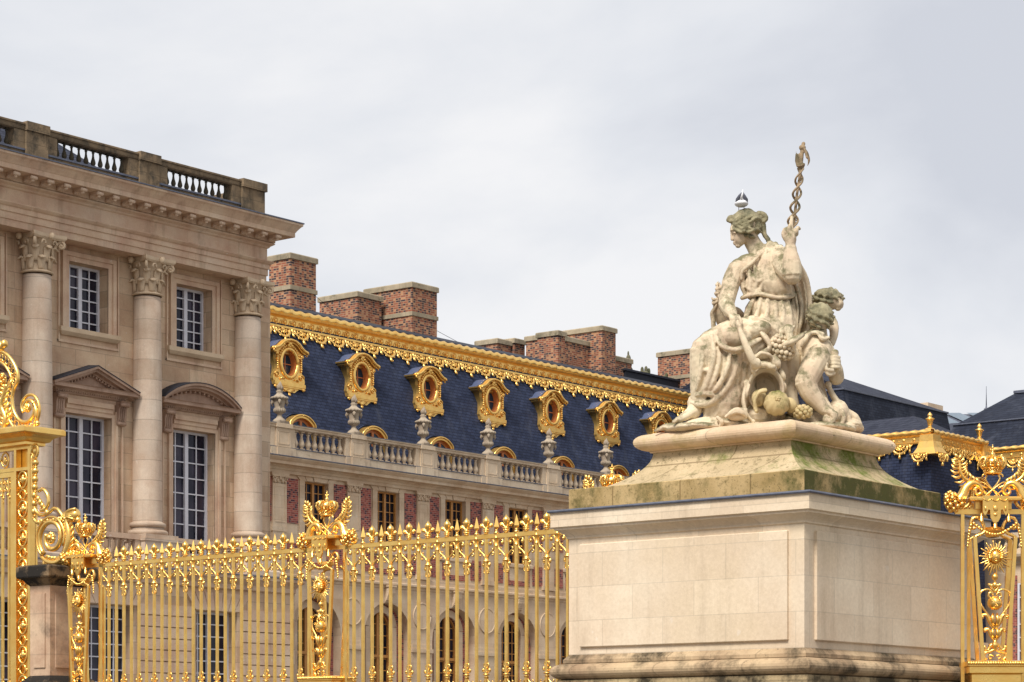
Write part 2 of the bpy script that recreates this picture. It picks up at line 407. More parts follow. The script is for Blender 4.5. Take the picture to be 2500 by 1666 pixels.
# ================================================================ stone pavilion (left)
PX0, PX1, PY = 38.0, 58.65, 57.85
WY = 58.55
pav = empty('stone_pavilion', (50, 58, 0), 'tall pinkish limestone pavilion with engaged columns, pediments and a blackened roof balustrade', 'palace')
COLX = [44.25, 48.9, 53.55, 58.2]
WINX = [46.6, 51.22, 55.88]
m = MB()
holes = [(c-.83, c+.83, 15.2, 17.35, 0) for c in WINX]+[(c-.98, c+.98, 8.3, 12.5, 0) for c in WINX]+[(41.0, 42.6, 8.3, 12.5, 0), (41, 42.6, 15.2, 17.35, 0)]
wall_holes(m, PX0, 59.45, 7.4, 17.86, WY, .55, holes)
m.box(59.45, 59.55, WY, 75, 0, 17.86)
m.box(PX0, 59.45, 74.5, 75, 0, 17.86)
m.build('wall', M['pav'], pav, world=True)
m = MB(); m.box(PX0, 59.4, WY+1.6, WY+1.7, 0, 17.8); m.build('interior', M['door'], pav, world=True)
# ground floor, rusticated
m = MB(); GY = 57.45
gh = [(c+.08-.95, c+.08+.95, 1.0, 6.35, 0) for c in WINX]+[(40.5, 42.4, 1, 6.35, 0)]
wall_holes(m, PX0, 59.6, 0, 7.5, GY+.06, .55, gh)
m.box(59.6, 59.7, GY+.06, 60, 0, 7.5)
m.build('lower_wall', M['pav'], pav, world=True)
edges = [PX0]+sorted(sum([[h[0], h[1]] for h in gh], []))+[59.66]
for i in range(0, len(edges), 2):
    a, b = edges[i], edges[i+1]
    if b-a < .3: continue
    m = MB()
    for k in range(17):
        z1 = 6.46-.375*k; z0 = z1-.335
        m.box(a+(.03 if i else 0)+.12, b-.15, GY-.02, GY+.08, max(z0, .1), z1)
    m.build('rustication', M['pavt'], pav, world=True)
for h in gh[:3]:
    m = MB(); cx = (h[0]+h[1])/2
    for q in range(-3, 4):
        a0, a1 = (q-.46)*.30, (q+.46)*.30
        m.add([(cx+a0,GY-.02,6.38),(cx+a1,GY-.02,6.38),(cx+a1*1.45,GY-.02,6.98),(cx+a0*1.45,GY-.02,6.98),(cx+a0,GY+.08,6.38),(cx+a1,GY+.08,6.38),(cx+a1*1.45,GY+.08,6.98),(cx+a0*1.45,GY+.08,6.98)],
              [(0,1,2,3),(0,1,5,4),(1,2,6,5),(2,3,7,6),(3,0,4,7)])
    m.build('flat_arch', M['pavt'], pav, world=True)
m = MB(); m.stack((PX0, 59.6, GY, 60), [(0,7.12),(.05,7.15),(.05,7.3),(.22,7.45),(.30,7.5),(.30,7.6),(.0,7.64)]); m.build('string_course', M['pavt'], pav, world=True)
m = MB(); m.stack((PX0, 59.6, GY, 60), [(.31,7.60),(.33,7.60),(.33,7.63),(.0,7.68)]); m.build('ledge_flashing', M['lead'], pav, world=True)
for c in WINX:
    window_unit(pav, c+.08-.95, c+.08+.95, 1.0, 6.35, GY+.5, 2, 13, M['white'], M['glass'], fw=.08, mw=.040, midw=.14)
    f = window_unit(pav, c-.83, c+.83, 15.2, 17.35, WY+.42, 2, 6, M['white'], M['glass'], fw=.08, mw=.042, midw=.15)
    f = window_unit(pav, c-.98, c+.98, 8.3, 12.5, WY+.38, 2, 8, M['white'], M['glass'], fw=.08, mw=.042, midw=.15)
    cu = MB(); cu.box(c+.5, c+.93, WY+.62, WY+.66, 8.3, 12.4); cu.build('curtain', M['door'], pav, world=True)
    # architrave surrounds
    s_ = MB(); X0, X1, Z0, Z1 = c-.83, c+.83, 15.2, 17.35
    for d0, d1, pr in ((0, .16, .05), (.16, .30, .10)):
        s_.box(X0-d1, X0-d0, WY-pr, WY+.02, Z0-.2, Z1+d1); s_.box(X1+d0, X1+d1, WY-pr, WY+.02, Z0-.2, Z1+d1); s_.box(X0-d0, X1+d0, WY-pr, WY+.02, Z1+d0, Z1+d1)
    s_.box(X0-.45, X0-.40, WY-.06, WY+.02, 14.72, Z1+.42); s_.box(X1+.40, X1+.45, WY-.06, WY+.02, 14.72, Z1+.42)
    s_.box(X0-.45, X1+.45, WY-.05, WY+.02, 14.72, 14.80)
    s_.build('window_surround', M['pavt'], pav, world=True)
    s_ = MB(); s_.stack((X0-.34, X1+.34, WY-.08, WY+.02), [(0,14.95),(.03,14.98),(.1,15.06),(.1,15.2)]); s_.build('sill', M['cap'], pav, world=True)
    s_ = MB(); X0, X1, Z1 = c-.98, c+.98, 12.5
    for d0, d1, pr in ((0, .12, .05), (.12, .22, .09), (.42, .48, .06)):
        s_.box(X0-d1, X0-d0, WY-pr, WY+.02, 8.0, Z1+(d1 if d1 < .4 else .06)); s_.box(X1+d0, X1+d1, WY-pr, WY+.02, 8.0, Z1+(d1 if d1 < .4 else .06))
    for d0, d1, pr in ((0, .14, .06), (.14, .28, .10), (.28, .44, .16)): s_.box(X0, X1, WY-pr, WY+.02, Z1+d0, Z1+d1)
    s_.box(c-1.35, c+1.35, WY-.06, WY+.02, Z1+.44, 13.1)
    s_.build('window_surround', M['pavt'], pav, world=True)
def capital():
    m = MB(); H = 1.17
    m.lathe(0, 0, [(.47,-.05),(.52,-.03),(.52,.01),(.46,.04),(.42,.06),(.42,.5),(.45,.8),(.52,1.0),(.56,1.03)], 20)
    # concave abacus
    K = 7; ring = []
    for q in range(4):
        a = q*pi/2-pi/4
        p0 = Vector((cos(a), sin(a), 0))*.93; p1 = Vector((cos(a+pi/2), sin(a+pi/2), 0))*.93
        for k in range(K): t = k/K; ring.append(p0.lerp(p1, t)*(1-.20*sin(pi*t)))
    n = len(ring); vs = [(p.x*.92, p.y*.92, 1.0) for p in ring]+[(p.x, p.y, 1.06) for p in ring]+[(p.x, p.y, H) for p in ring]
    fs = [(i, (i+1) % n, (i+1) % n+n, i+n) for i in range(n)]+[(i+n, (i+1) % n+n, (i+1) % n+2*n, i+2*n) for i in range(n)]
    m.add(vs, fs+[list(range(n))[::-1], list(range(2*n, 3*n))])
    def leaf(a, r0, z0, h, wd, curl):
        ca, sa = cos(a), sin(a); P = []; R = []
        for k in range(9):
            t = k/8
            if t < .7: r = r0+.05*t; z = z0+h*t/.7
            else: u = (t-.7)/.3*pi*.9; r = r0+.035+curl*(1-cos(u))*.7; z = z0+h+curl*sin(u)*.6-(curl*.5*(u/3))
            P.append((r*ca, r*sa, z)); R.append(wd*(.75+.35*sin(t*pi*.8)) if t < .9 else wd*.6)
        m.tube(P, R, 6, True, .32, True, up=(ca, sa, 0))
        m.tube([(p[0]+.03*ca, p[1]+.03*sa, p[2]) for p in P[:7]], .022, 4)
    for i in range(8): leaf(i*pi/4+pi/8, .43, .05, .36, .13, .11)
    for i in range(8): leaf(i*pi/4, .45, .3, .42, .13, .13)
    for q in range(4):
        a = q*pi/2+pi/4; ca, sa = cos(a), sin(a); P = []
        for k in range(8): t = k/7; P.append(((.46+.28*t)*ca, (.46+.28*t)*sa, .62+.36*sin(t*pi/2)))
        m.tube(P, .055, 5)
        for k in range(12):
            th = pi/2-k*.62; r = .12*(1-k/14); c_ = Vector((.76*ca, .76*sa, .86)); P.append(tuple(c_+Vector((ca*cos(th)*r, sa*cos(th)*r, sin(th)*r))))
        m.tube(P[8:], .045, 5); m.ball((.76*ca, .76*sa, .86), .06)
        a = q*pi/2
        m.ball((.72*cos(a), .72*sin(a), 1.06), .10, .10, .12)
        for sg in (-1, 1):
            P = []
            for k in range(10):
                th = -.5+k*.5; r = .11*(1-k/13); u = sg*(.20-.0+r*cos(th)); P.append((.60*cos(a)-u*sin(a), .60*sin(a)+u*cos(a), .86+r*sin(th)))
            m.tube(P, .032, 4)
    return m
capm = capital(); cap0 = None
for i, cx in enumerate(COLX):
    m = MB(); prof = []
    for k in range(9):
        t = k/8; prof.append((.50-.055*t**1.6, 9.2+7.4*t))
    m.lathe(cx, 58.3, prof, 28); col = m.build('column', M['col'], pav, world=True)
    m = MB(); m.lathe(cx, 58.3, [(.56,9.02),(.60,9.05),(.62,9.1),(.60,9.16),(.53,9.19),(.5,9.22)][::1], 28)
    m.lathe(cx, 58.3, [(.54,8.92),(.54,9.02)], 28); m.lathe(cx, 58.3, [(.64,8.76),(.68,8.79),(.69,8.84),(.68,8.89),(.64,8.92),(.56,8.93)], 28)
    m.box(cx-.72, cx+.72, 57.58, 58.6, 8.62, 8.76); m.build('column_base', M['col'], col, world=True)
    if cap0 is None: cap0 = capm.build('capital', M['cap'], col, loc=(cx-50, .3, 16.69))
    else: copy_part(cap0, col, (cx-50, .3, 16.69))
    m = MB(); m.stack((cx-.78, cx+.78, 57.55, 58.6), [(0,7.66),(.04,7.7),(.04,7.85),(0,7.9),(0,8.48),(.05,8.54),(.05,8.62)]); m.build('column_pedestal', M['col'], pav, world=True)
# window balconies with stone balusters
b0 = None
for c in WINX:
    m = MB(); m.box(c-1.53, c+1.53, 57.72, 58.02, 8.55, 8.72); m.box(c-1.53, c+1.53, 57.74, 58.0, 7.66, 7.86)
    m.box(c-1.53, c-1.3, 57.75, 57.99, 7.86, 8.55); m.box(c+1.3, c+1.53, 57.75, 57.99, 7.86, 8.55)
    rl = m.build('balcony', M['pavt'], pav, world=True)
    for k in range(9):
        x = c-1.16+k*.29
        if b0 is None: b0 = baluster_mesh(.69, .095).build('baluster', M['pavt'], rl, loc=(x-50, -.13, 7.86))
        else: copy_part(b0, rl, (x-50, -.13, 7.86))
# pediments
def console(mb, x0, x1, yb, z0, z1):
    P = []
    K = 14
    for k in range(K+1):
        t = k/K; z = z1-(z1-z0)*t; d = .30*(1-t)**1.3+.07+.05*sin(t*2*pi*1.0)*(-1)
        P.append((yb-d, z))
    P += [(yb+.02, z0), (yb+.02, z1)]
    mb.ext_x(x0, x1, P)
    mb.tube([(x0-.01, yb-.28, z1-.1), (x1+.01, yb-.28, z1-.1)], .075, 8); mb.tube([(x0-.01, yb-.12, z0+.08), (x1+.01, yb-.12, z0+.08)], .07, 8)
    for q in (.25, .5, .75): xx = x0+(x1-x0)*q; mb.tube([(xx, yy-.012, zz) for yy, zz in P[1:K]], .022, 4)
for i, c in enumerate(WINX):
    m = MB(); hw = 1.78; tri = i != 2
    # horizontal cornice
    m.stack((c-hw+.35, c+hw-.35, WY-.12, WY+.02), [(0,13.08),(.04,13.1),(.04,13.14),(.12,13.2),(.12,13.22),(.34,13.24),(.34,13.34),(.38,13.37)])
    for k in range(30):
        x = c-hw+.33+(2*hw-.66)*(k+.5)/30; m.box(x-.03, x+.03, WY-.21, WY-.1, 13.13, 13.2)
    def top(x): return (13.37+.66*(1-abs(x-c)/hw)) if tri else None
    if tri:
        path = [(c-hw-.02, 13.36), (c, 14.02), (c+hw+.02, 13.36)]
    else:
        R = (hw**2+.64**2)/(2*.64); th = math.asin(hw/R); path = [(c+R*sin(-th+2*th*k/18), 14.02-R+R*cos(-th+2*th*k/18)) for k in range(19)]
    for (xa, za), (xb, zb) in zip(path[:-1], path[1:]):
        for t0, t1, pr in ((-.02, .06, .50), (.06, .15, .40), (.15, .21, .22)):
            m.add([(xa,WY-pr,za-t1),(xb,WY-pr,zb-t1),(xb,WY-pr,zb-t0),(xa,WY-pr,za-t0),(xa,WY,za-t1),(xb,WY,zb-t1),(xb,WY,zb-t0),(xa,WY,za-t0)],
                  [(0,1,2,3),(4,5,6,7),(0,1,5,4),(2,3,7,6),(0,3,7,4),(1,2,6,5)])
        n_ = 14 if tri else 1
        for k in range(n_):
            t = (k+.5)/n_; x = xa+(xb-xa)*t; z = za+(zb-za)*t-.245
            if z > 13.42: m.box(x-.028, x+.028, WY-.2, WY-.08, z-.035, z+.035)
    m.add([(a, WY-.07, b-.12) for a, b in path], [list(range(len(path)))])
    pe = m.build('window_pediment' if tri else 'arched_pediment', M['ped'], pav, world=True)
    m = MB()
    for (xa, za), (xb, zb) in zip(path[:-1], path[1:]):
        m.add([(xa,WY-.52,za+.02),(xb,WY-.52,zb+.02),(xb,WY+.0,zb+.07),(xa,WY+.0,za+.07),(xa,WY-.52,za+.045),(xb,WY-.52,zb+.045),(xb,WY,zb+.10),(xa,WY,za+.10)], [(0,1,2,3),(4,5,6,7),(0,1,5,4)])
    m.build('lead_covering', M['leadd'], pe, world=True)
    for x0 in (c-1.48, c+1.14):
        m = MB(); console(m, x0, x0+.34, WY, 12.28, 13.06); m.build('console_bracket', M['ped'], pav, world=True)
# entablature
m = MB()
m.stack((PX0, PX1, PY, 72), [(0,17.85),(0,18.06),(.04,18.07),(.04,18.28),(.08,18.29),(.08,18.44),(.13,18.47),(.19,18.54),(.19,18.57),(.02,18.60),(.02,19.0),(.07,19.03),(.10,19.08),(.20,19.14),(.22,19.18)])
m.box(58.2, 59.6, 58.8, 72, 17.85, 18.6)
m.build('entablature', M['ent'], pav, world=True)
m = MB()
m.stack((PX0, PX1, PY, 72), [(.20,19.20),(.22,19.21),(.22,19.40),(.66,19.41),(.66,19.42),(.70,19.42),(.70,19.57),(.72,19.59),(.75,19.64),(.84,19.76),(.90,19.81),(.90,19.88),(.1,19.97)])
cor = m.build('cornice', M['pavt'], pav, world=True)
def modillion():
    m = MB(); P = [(-.0,0),(-.40,0),(-.43,-.03),(-.43,-.09),(-.38,-.13),(-.30,-.10),(-.18,-.12),(-.10,-.19),(0,-.2)]
    m.ext_x(-.105, .105, P); m.tube([(-.12,-.385,-.07),(.12,-.385,-.07)], .062, 8); m.tube([(-.12,-.08,-.13),(.12,-.08,-.13)], .07, 8); m.ball((0,-.33,-.15), .07, .07, .05)
    return m
m0 = None; x = PX0+.5
while x < PX1+.6:
    loc = (x-50, PY-58-.22, 19.405)
    m0_ = modillion().build('modillion', M['pavt'], cor, loc=loc) if m0 is None else copy_part(m0, cor, loc)
    if m0 is None: m0 = m0_
    x += .67
m = MB(); m.stack((PX0, PX1, PY, 72), [(.91,19.885),(.93,19.88),(.93,19.92),(.05,20.02)]); m.build('cornice_flashing', M['lead'], pav, world=True)
# roof parapet
m = MB()
m.box(PX0, 58.5, 57.98, 58.30, 19.8, 20.36)
piers = [(37.9,40.0),(42.98,44.72),(47.71,49.42),(52.42,54.12),(57.1,58.58)]
for a, b in piers:
    m.box(a, b, 57.95, 58.35, 20.36, 20.95); m.box(a+.42, b-(.42 if b < 58 else -.03), 57.88, 58.4, 19.8, 20.95)
m.build('parapet', M['para'], pav, world=True)
m = MB(); m.stack((PX0, 58.62, 57.98, 58.32), [(0,20.95),(.05,20.98),(.05,21.1),(.09,21.12),(.09,21.17),(.02,21.2)])
for a, b in piers: m.box(a+.40, b-(.40 if b < 58 else -.08), 57.8, 58.5, 20.955, 21.23)
m.box(58.3, 58.78, 58.7, 72, 20.9, 21.12); m.box(58.35, 58.7, 58.7, 72, 19.8, 20.9)
m.build('coping', M['para'], pav, world=True)
m = MB(); m.box(PX0, 58.4, 57.93, 57.97, 20.33, 20.385)
m.build('parapet_flashing', M['lead'], pav, world=True)
bb = None
for a, b in zip([p[1] for p in piers[:-1]], [p[0] for p in piers[1:]]):
    for k in range(10):
        x = a+(b-a)*(k+.5)/10; loc = (x-50, .14, 20.36)
        if bb is None: bb = baluster_mesh(.59, .084).build('baluster', M['bal'], pav, loc=loc)
        else: copy_part(bb, pav, loc)
m = MB(); m.add([(30,59.3,20.1),(55,59.3,20.1),(52.4,62.2,22.4),(30,62.2,22.4),(55,70,20.1),(52.4,68,22.4),(30,68,22.4)], [(0,1,2,3),(1,4,5,2),(3,2,5,6)]); m.build('roof', M['slate3'], pav, world=True)

# ================================================================ brick and stone wing with gilded mansard roof
WX0, WX1 = 63.0, 104.4
BAY = 4.42; PC = [68.8+BAY*k for k in range(9)]; WC = [64.38+2.21+.0]+[p+2.21 for p in PC]
WC = [66.59]+[p+2.21 for p in PC[:-1]]
FY = 67.2
wing = empty('brick_wing', (80, 67, 0), 'long brick and stone palace wing under a steep blue slate roof edged with gold', 'palace')
m = MB(); hs = []
for c in WC:
    hs.append((c-.70, c+.70, 10.2, 12.70, 0)); hs.append((c-1.52, c+1.52, .2, 8.0, 1.52))
wall_holes(m, WX0, WX1, 0, 12.9, FY, .5, hs)
m.build('wall', M['wing'], wing, world=True)
m = MB(); hs2 = [(c-.70, c+.70, .2, 7.62, .62) for c in WC]
for h in hs2: wall_holes(m, h[0]-.95, h[1]+.95, 0, 8.1, FY+.45, .4, [h])
m.build('arch_recess', M['brick'], wing, world=True)
m = MB()
for c in WC:
    m.box(c-.98, c-.70, FY+.37, FY+.45, 0, 7.0); m.box(c+.70, c+.98, FY+.37, FY+.45, 0, 7.0)
    w2, rise = .70, .62; R = (w2*w2+rise*rise)/(2*rise); cz = 7.62-R; th = math.asin(w2/R)
    K = 12
    for k in range(K):
        a0 = -th+2*th*k/K; a1 = -th+2*th*(k+1)/K
        o = [(c+R*sin(a0), cz+R*cos(a0)), (c+R*sin(a1), cz+R*cos(a1)), (c+(R+.3)*sin(a1), cz+(R+.3)*cos(a1)), (c+(R+.3)*sin(a0), cz+(R+.3)*cos(a0))]
        m.add([(x,FY+.37,z) for x, z in o]+[(x,FY+.45,z) for x, z in o], [(0,1,2,3),(0,1,5,4),(2,3,7,6)])
    # imposts, console above the arch
m.build('arch_window_surround', M['wing'], wing, world=True)
m = MB(); m.box(WX0, WX1, FY+1.5, FY+1.6, 0, 13); m.build('interior', M['door'], wing, world=True)
for p in PC:
    m = MB(); m.box(p-.70, p+.70, FY-.07, FY+.01, 5.95, 6.12); m.box(p-.66, p+.66, FY-.03, FY+.01, 6.12, 6.3)
    m.build('impost', M['wing'], wing, world=True)
md = None
for p in PC:
    if md is None:
        m = MB(); m.tube([(.56*cos(2*pi*k/32), -.02, .56*sin(2*pi*k/32)) for k in range(33)], .035, 5, up=(0,1,0))
        m.add([(.54*cos(2*pi*k/32), -.03, .54*sin(2*pi*k/32)) for k in range(32)], [list(range(32))])
        md = m.build('medallion', M['wing'], wing, loc=(p-80, FY-67, 7.52))
    else: copy_part(md, wing, (p-80, FY-67, 7.52))
mc = None
for c in WC:
    if mc is None:
        m = MB(); m.box(-.25, .25, -.30, 0, .66, .72); m.ext_x(-.2, .2, [(0,.66),(-.26,.66),(-.24,.4),(-.1,.1),(0,0)])
        for k in range(7): m.box(-.19, .19, -.275+.02*k, -.2+.02*k, .60-.08*k, .635-.08*k)
        mc = m.build('console', M['wing'], wing, loc=(c-80, FY-67, 8.0))
    else: copy_part(mc, wing, (c-80, FY-67, 8.0))
m = MB(); m.ext_x(WX0, WX1, [(FY+.01,8.62),(FY-.04,8.62),(FY-.06,8.7),(FY-.16,8.76),(FY-.16,8.84),(FY-.05,8.88),(FY-.05,9.08),(FY+.01,9.1)]); m.build('string_course', M['wing'], wing, world=True)
def brickpanel(a, b, z0, z1):
    m = MB(); m.box(a, b, FY-.025, FY+.01, z0, z1); return m.build('brick_panel', M['brick'], wing, world=True)
for c in WC:
    for a, b in ((c-1.82, c-1.07), (c+1.07, c+1.82)):
        brickpanel(a, b, 10.93, 12.74); brickpanel(a, b, 9.25, 10.15)
    m = MB()
    m.box(c-.85, c+.85, FY-.025, FY+.01, 9.2, 9.42); m.box(c-.85, c-.62, FY-.025, FY+.01, 9.42, 9.95); m.box(c+.62, c+.85, FY-.025, FY+.01, 9.42, 9.95)
    m.build('brick_panel', M['brick'], wing, world=True)
    m = MB()
    m.box(c-1.0, c-.70, FY-.05, FY+.01, 10.0, 12.72); m.box(c+.70, c+1.0, FY-.05, FY+.01, 10.0, 12.72)
    m.stack((c-1.0, c+1.0, FY-.05, FY), [(0,10.0),(.05,10.04),(.05,10.16),(0,10.2)])
    for q in range(-2, 3):   # flat arch
        a0, a1 = (q-.46)*.40, (q+.46)*.40; pr = .09 if q == 0 else .06
        m.add([(c+a0,FY-pr,12.72),(c+a1,FY-pr,12.72),(c+a1*1.3,FY-pr,13.0),(c+a0*1.3,FY-pr,13.0),(c+a0,FY,12.72),(c+a1,FY,12.72),(c+a1*1.3,FY,13.0),(c+a0*1.3,FY,13.0)], [(0,1,2,3),(0,1,5,4),(1,2,6,5),(3,0,4,7)])
    m.build('window_surround', M['wing'], wing, world=True)
    window_unit(wing, c-.70, c+.70, 10.2, 12.70, FY+.2, 2, 6, M['ochre'], M['glassw'], fw=.06, mw=.034, midw=.13)
    window_unit(wing, c-.70, c+.70, .2, 7.62, FY+.6, 2, 15, M['ochre'], M['glassw'], fw=.07, mw=.036, midw=.15, rise=.62, transom=5.75)
pcap = None
for p in PC:
    m = MB(); m.box(p-.40, p+.40, FY-.10, FY+.01, 9.15, 12.5); m.box(p-.46, p+.46, FY-.13, FY+.01, 9.1, 9.3); m.box(p-.5, p+.5, FY-.16, FY+.01, 12.8, 12.9)
    m.box(p-.44, p+.44, FY-.12, FY+.01, 10.55, 10.75)
    for a, b, z0, z1 in ((-.3,-.27,10.95,12.35),(.27,.3,10.95,12.35),(-.3,.3,10.92,10.95),(-.3,.3,12.35,12.38)): m.box(p+a, p+b, FY-.115, FY-.09, z0, z1)
    pil = m.build('pilaster', M['wing'], wing, world=True)
    if pcap is None:
        m = MB(); m.box(-.38, .38, -.1, 0, 0, .3); m.box(-.47, .47, -.16, 0, .27, .33)
        for sg in (-1, 1):
            m.tube([(sg*(.36-.1*(1-k/10)*cos(k*.7)), -.13, .19+.09*(1-k/10)*sin(k*.7)) for k in range(9)], .03, 4); m.ball((sg*.13, -.12, .1), .07, .05, .1); m.ball((sg*.3, -.12, .06), .06, .05, .07)
        m.ball((0, -.13, .2), .07, .05, .09)
        pcap = m.build('pilaster_capital', M['wing'], pil, loc=(p-80, FY-67, 12.48))
    else: copy_part(pcap, pil, (p-80, FY-67, 12.48))
m = MB(); m.ext_x(WX0, WX1, [(FY+.1,12.9),(FY-.14,12.9),(FY-.14,13.02),(FY-.18,13.04),(FY-.22,13.12),(FY-.3,13.16),(FY-.3,13.2),(FY-.52,13.22),(FY-.52,13.33),(FY-.58,13.38),(FY-.66,13.46),(FY-.66,13.5),(FY+.1,13.56)])
m.build('cornice', M['wing'], wing, world=True)
m = MB(); m.ext_x(WX0, WX1, [(FY-.67,13.505),(FY-.69,13.505),(FY-.69,13.54),(FY+.0,13.62),(FY+.0,13.58)]); m.build('cornice_flashing', M['lead'], wing, world=True)
BY = 66.92
m = MB(); m.ext_x(WX0, WX1, [(BY,13.56),(BY,13.90),(BY+.40,13.90),(BY+.40,13.56)]); 
for p in PC: m.box(p-.72, p+.72, BY-.04, BY+.40, 13.56, 13.905); m.box(p-.40, p+.40, BY-.08, BY+.40, 13.56, 13.91)
m.build('parapet_plinth', M['wplinth'], wing, world=True)
m = MB(); m.ext_x(WX0, WX1, [(BY-.02,13.905),(BY-.02,13.935),(BY+.40,13.935),(BY+.40,13.905)]); m.build('parapet_flashing', M['lead'], wing, world=True)
for p in PC:
    m = MB(); m.box(p-.70, p+.70, BY+.02, BY+.38, 13.93, 14.69); m.box(p-.42, p+.42, BY-.04, BY+.38, 13.93, 14.69)
    for a, b, z0, z1 in ((-.32,-.29,14.05,14.55),(.29,.32,14.05,14.55),(-.32,.32,14.03,14.06),(-.32,.32,14.54,14.57)): m.box(p+a, p+b, BY-.055, BY-.03, z0, z1)
    m.build('parapet_pier', M['wingb'], wing, world=True)
m = MB(); m.ext_x(WX0, WX1, [(BY,14.69),(BY-.04,14.71),(BY-.04,14.79),(BY-.08,14.81),(BY-.08,14.85),(BY+.44,14.85),(BY+.40,14.69)])
for p in PC: m.box(p-.46, p+.46, BY-.10, BY+.42, 14.695, 14.87)
m.build('handrail', M['wingb'], wing, world=True)
m = MB(); m.ext_x(WX0, WX1, [(BY-.09,14.851),(BY-.09,14.875),(BY+.44,14.875),(BY+.44,14.851)]); m.build('rail_flashing', M['lead'], wing, world=True)
wb = None
for i in range(-1, 8):
    a = PC[i]+.70 if i >= 0 else PC[0]-BAY+.70; b = PC[i+1]-.70 if i >= 0 else PC[0]-.70
    for k in range(8):
        x = a+(b-a)*(k+.5)/8; loc = (x-80, BY+.20-67, 13.935)
        if wb is None: wb = baluster_mesh(.755, .135).build('baluster', M['wingb'], wing, loc=loc)
        else: copy_part(wb, wing, loc)
# roof
def ry(z): return 67.7+(z-13.7)*.35          # steep slate slope
m = MB(); m.add([(WX0,ry(13.4),13.4),(WX1,ry(13.4),13.4),(WX1,ry(19.95),19.95),(WX0,ry(19.95),19.95)], [(0,1,2,3)]); m.build('slate_roof', M['slate'], wing, world=True)
m = MB(); m.ext_x(WX0, WX1, [(67.3,13.5),(68.2,13.5),(68.2,13.62),(67.3,13.6)]); m.build('gutter', M['leadd'], wing, world=True)
m = MB(); m.ext_x(WX0, WX1, [(69.95,20.05),(70.0,20.30),(70.0,20.36),(70.05,20.38),(70.7,20.66),(78,21.1),(78,13)]); m.build('upper_roof', M['leadd'], wing, world=True)
crest = None
m = MB(); yb = ry(19.75)
m.ext_x(WX0, WX1, [(ry(19.45),19.40),(ry(19.45)-.10,19.42),(ry(19.5)-.12,19.5),(yb-.05,19.54),(yb-.05,19.86),(yb-.10,19.9),(yb-.24,19.93),(yb-.26,19.98),(yb+.2,20.2),(yb+.3,20.1)])
nx = int((WX1-WX0)/.10); vs = []; fs = []; NR = 9
for i in range(nx+1):
    x = WX0+(WX1-WX0)*i/nx
    for k in range(NR):
        a = 2*pi*k/NR; r = .155+.030*sin(2*a-x*2*pi/.55)+.008*sin(x*17.3)*sin(x*3.1); vs.append((x, yb-.10-r*cos(a), 20.10+r*sin(a)))
for i in range(nx):
    for k in range(NR): fs.append((i*NR+k, i*NR+(k+1) % NR, (i+1)*NR+(k+1) % NR, (i+1)*NR+k))
m.add(vs, fs, True)
x = 67.4
while x < WX1:
    m.ball((x, yb-.07, 19.70), .075, .05, .085); m.tube([(x+.13*cos(a), yb-.055, 19.70+.13*sin(a)) for a in [k*pi/6 for k in range(-3, 7)]], .022, 4)
    m.tube([(x+.22, yb-.06, 19.60), (x+.33, yb-.06, 19.76), (x+.40, yb-.06, 19.62)], .03, 4)
    x += .5525
crest = m.build('gilded_ridge_band', M['goldr'], wing, world=True)
def swag():
    """one lambrequin with tassels, in local x and z, face towards -y"""
    m = MB(); a = lambda r, k, n, s0, s1: (s0+(s1-s0)*k/n)
    arc = [(.40*cos(t), -.03, -.06+.36*sin(t)) for t in [pi+pi*k/12 for k in range(13)]]
    m.tube(arc, .075, 5, True, .5, up=(0,1,0))
    inner = [(.24*cos(t), -.03, -.05+.20*sin(t)) for t in [pi+pi*k/8 for k in range(9)]]
    m.tube(inner, .045, 4, True, .6, up=(0,1,0))
    for t in (pi*1.15, pi*1.32, pi*1.5, pi*1.68, pi*1.85): m.tube([(.08*cos(t), -.03, -.05+.08*sin(t)), (.33*cos(t), -.03, -.05+.31*sin(t))], [.045, .02], 4)
    m.ball((0, -.04, -.08), .09, .04, .08)
    for t in (pi*1.12, pi*1.3, pi*1.7, pi*1.88): m.ball((.45*cos(t), -.03, -.07+.42*sin(t)), .05, .03, .05, 5, 4)
    m.lathe(0, -.03, [(.02,-.40),(.05,-.43),(.03,-.47),(.06,-.52),(.085,-.66),(.0,-.665)][::-1], 7)
    m.lathe(.5525, -.03, [(.06,-.02),(.05,-.1),(.07,-.16),(.035,-.22),(.055,-.28),(.07,-.40),(.0,-.405)][::-1], 7)
    m.tube([(.42, -.02, -.02), (.5525, -.03, -.14), (.68, -.02, -.02)], .035, 4)
    m.box(-.5525, .5525, -.03, .02, -.05, .03)
    return m
def tiltm(mb): return mb.xf(lambda v: (v[0], v[1]+v[2]*.35, v[2]*.96))
sw0 = None
for k in range(32):
    x = 67.15+k*1.105; loc = (x-80, ry(19.45)-67-.02, 19.46)
    if x > WX1-.4: break
    if sw0 is None: sw0 = tiltm(swag()).build('tasselled_swag', M['goldr'], crest, loc=loc)
    else: copy_part(sw0, crest, loc)
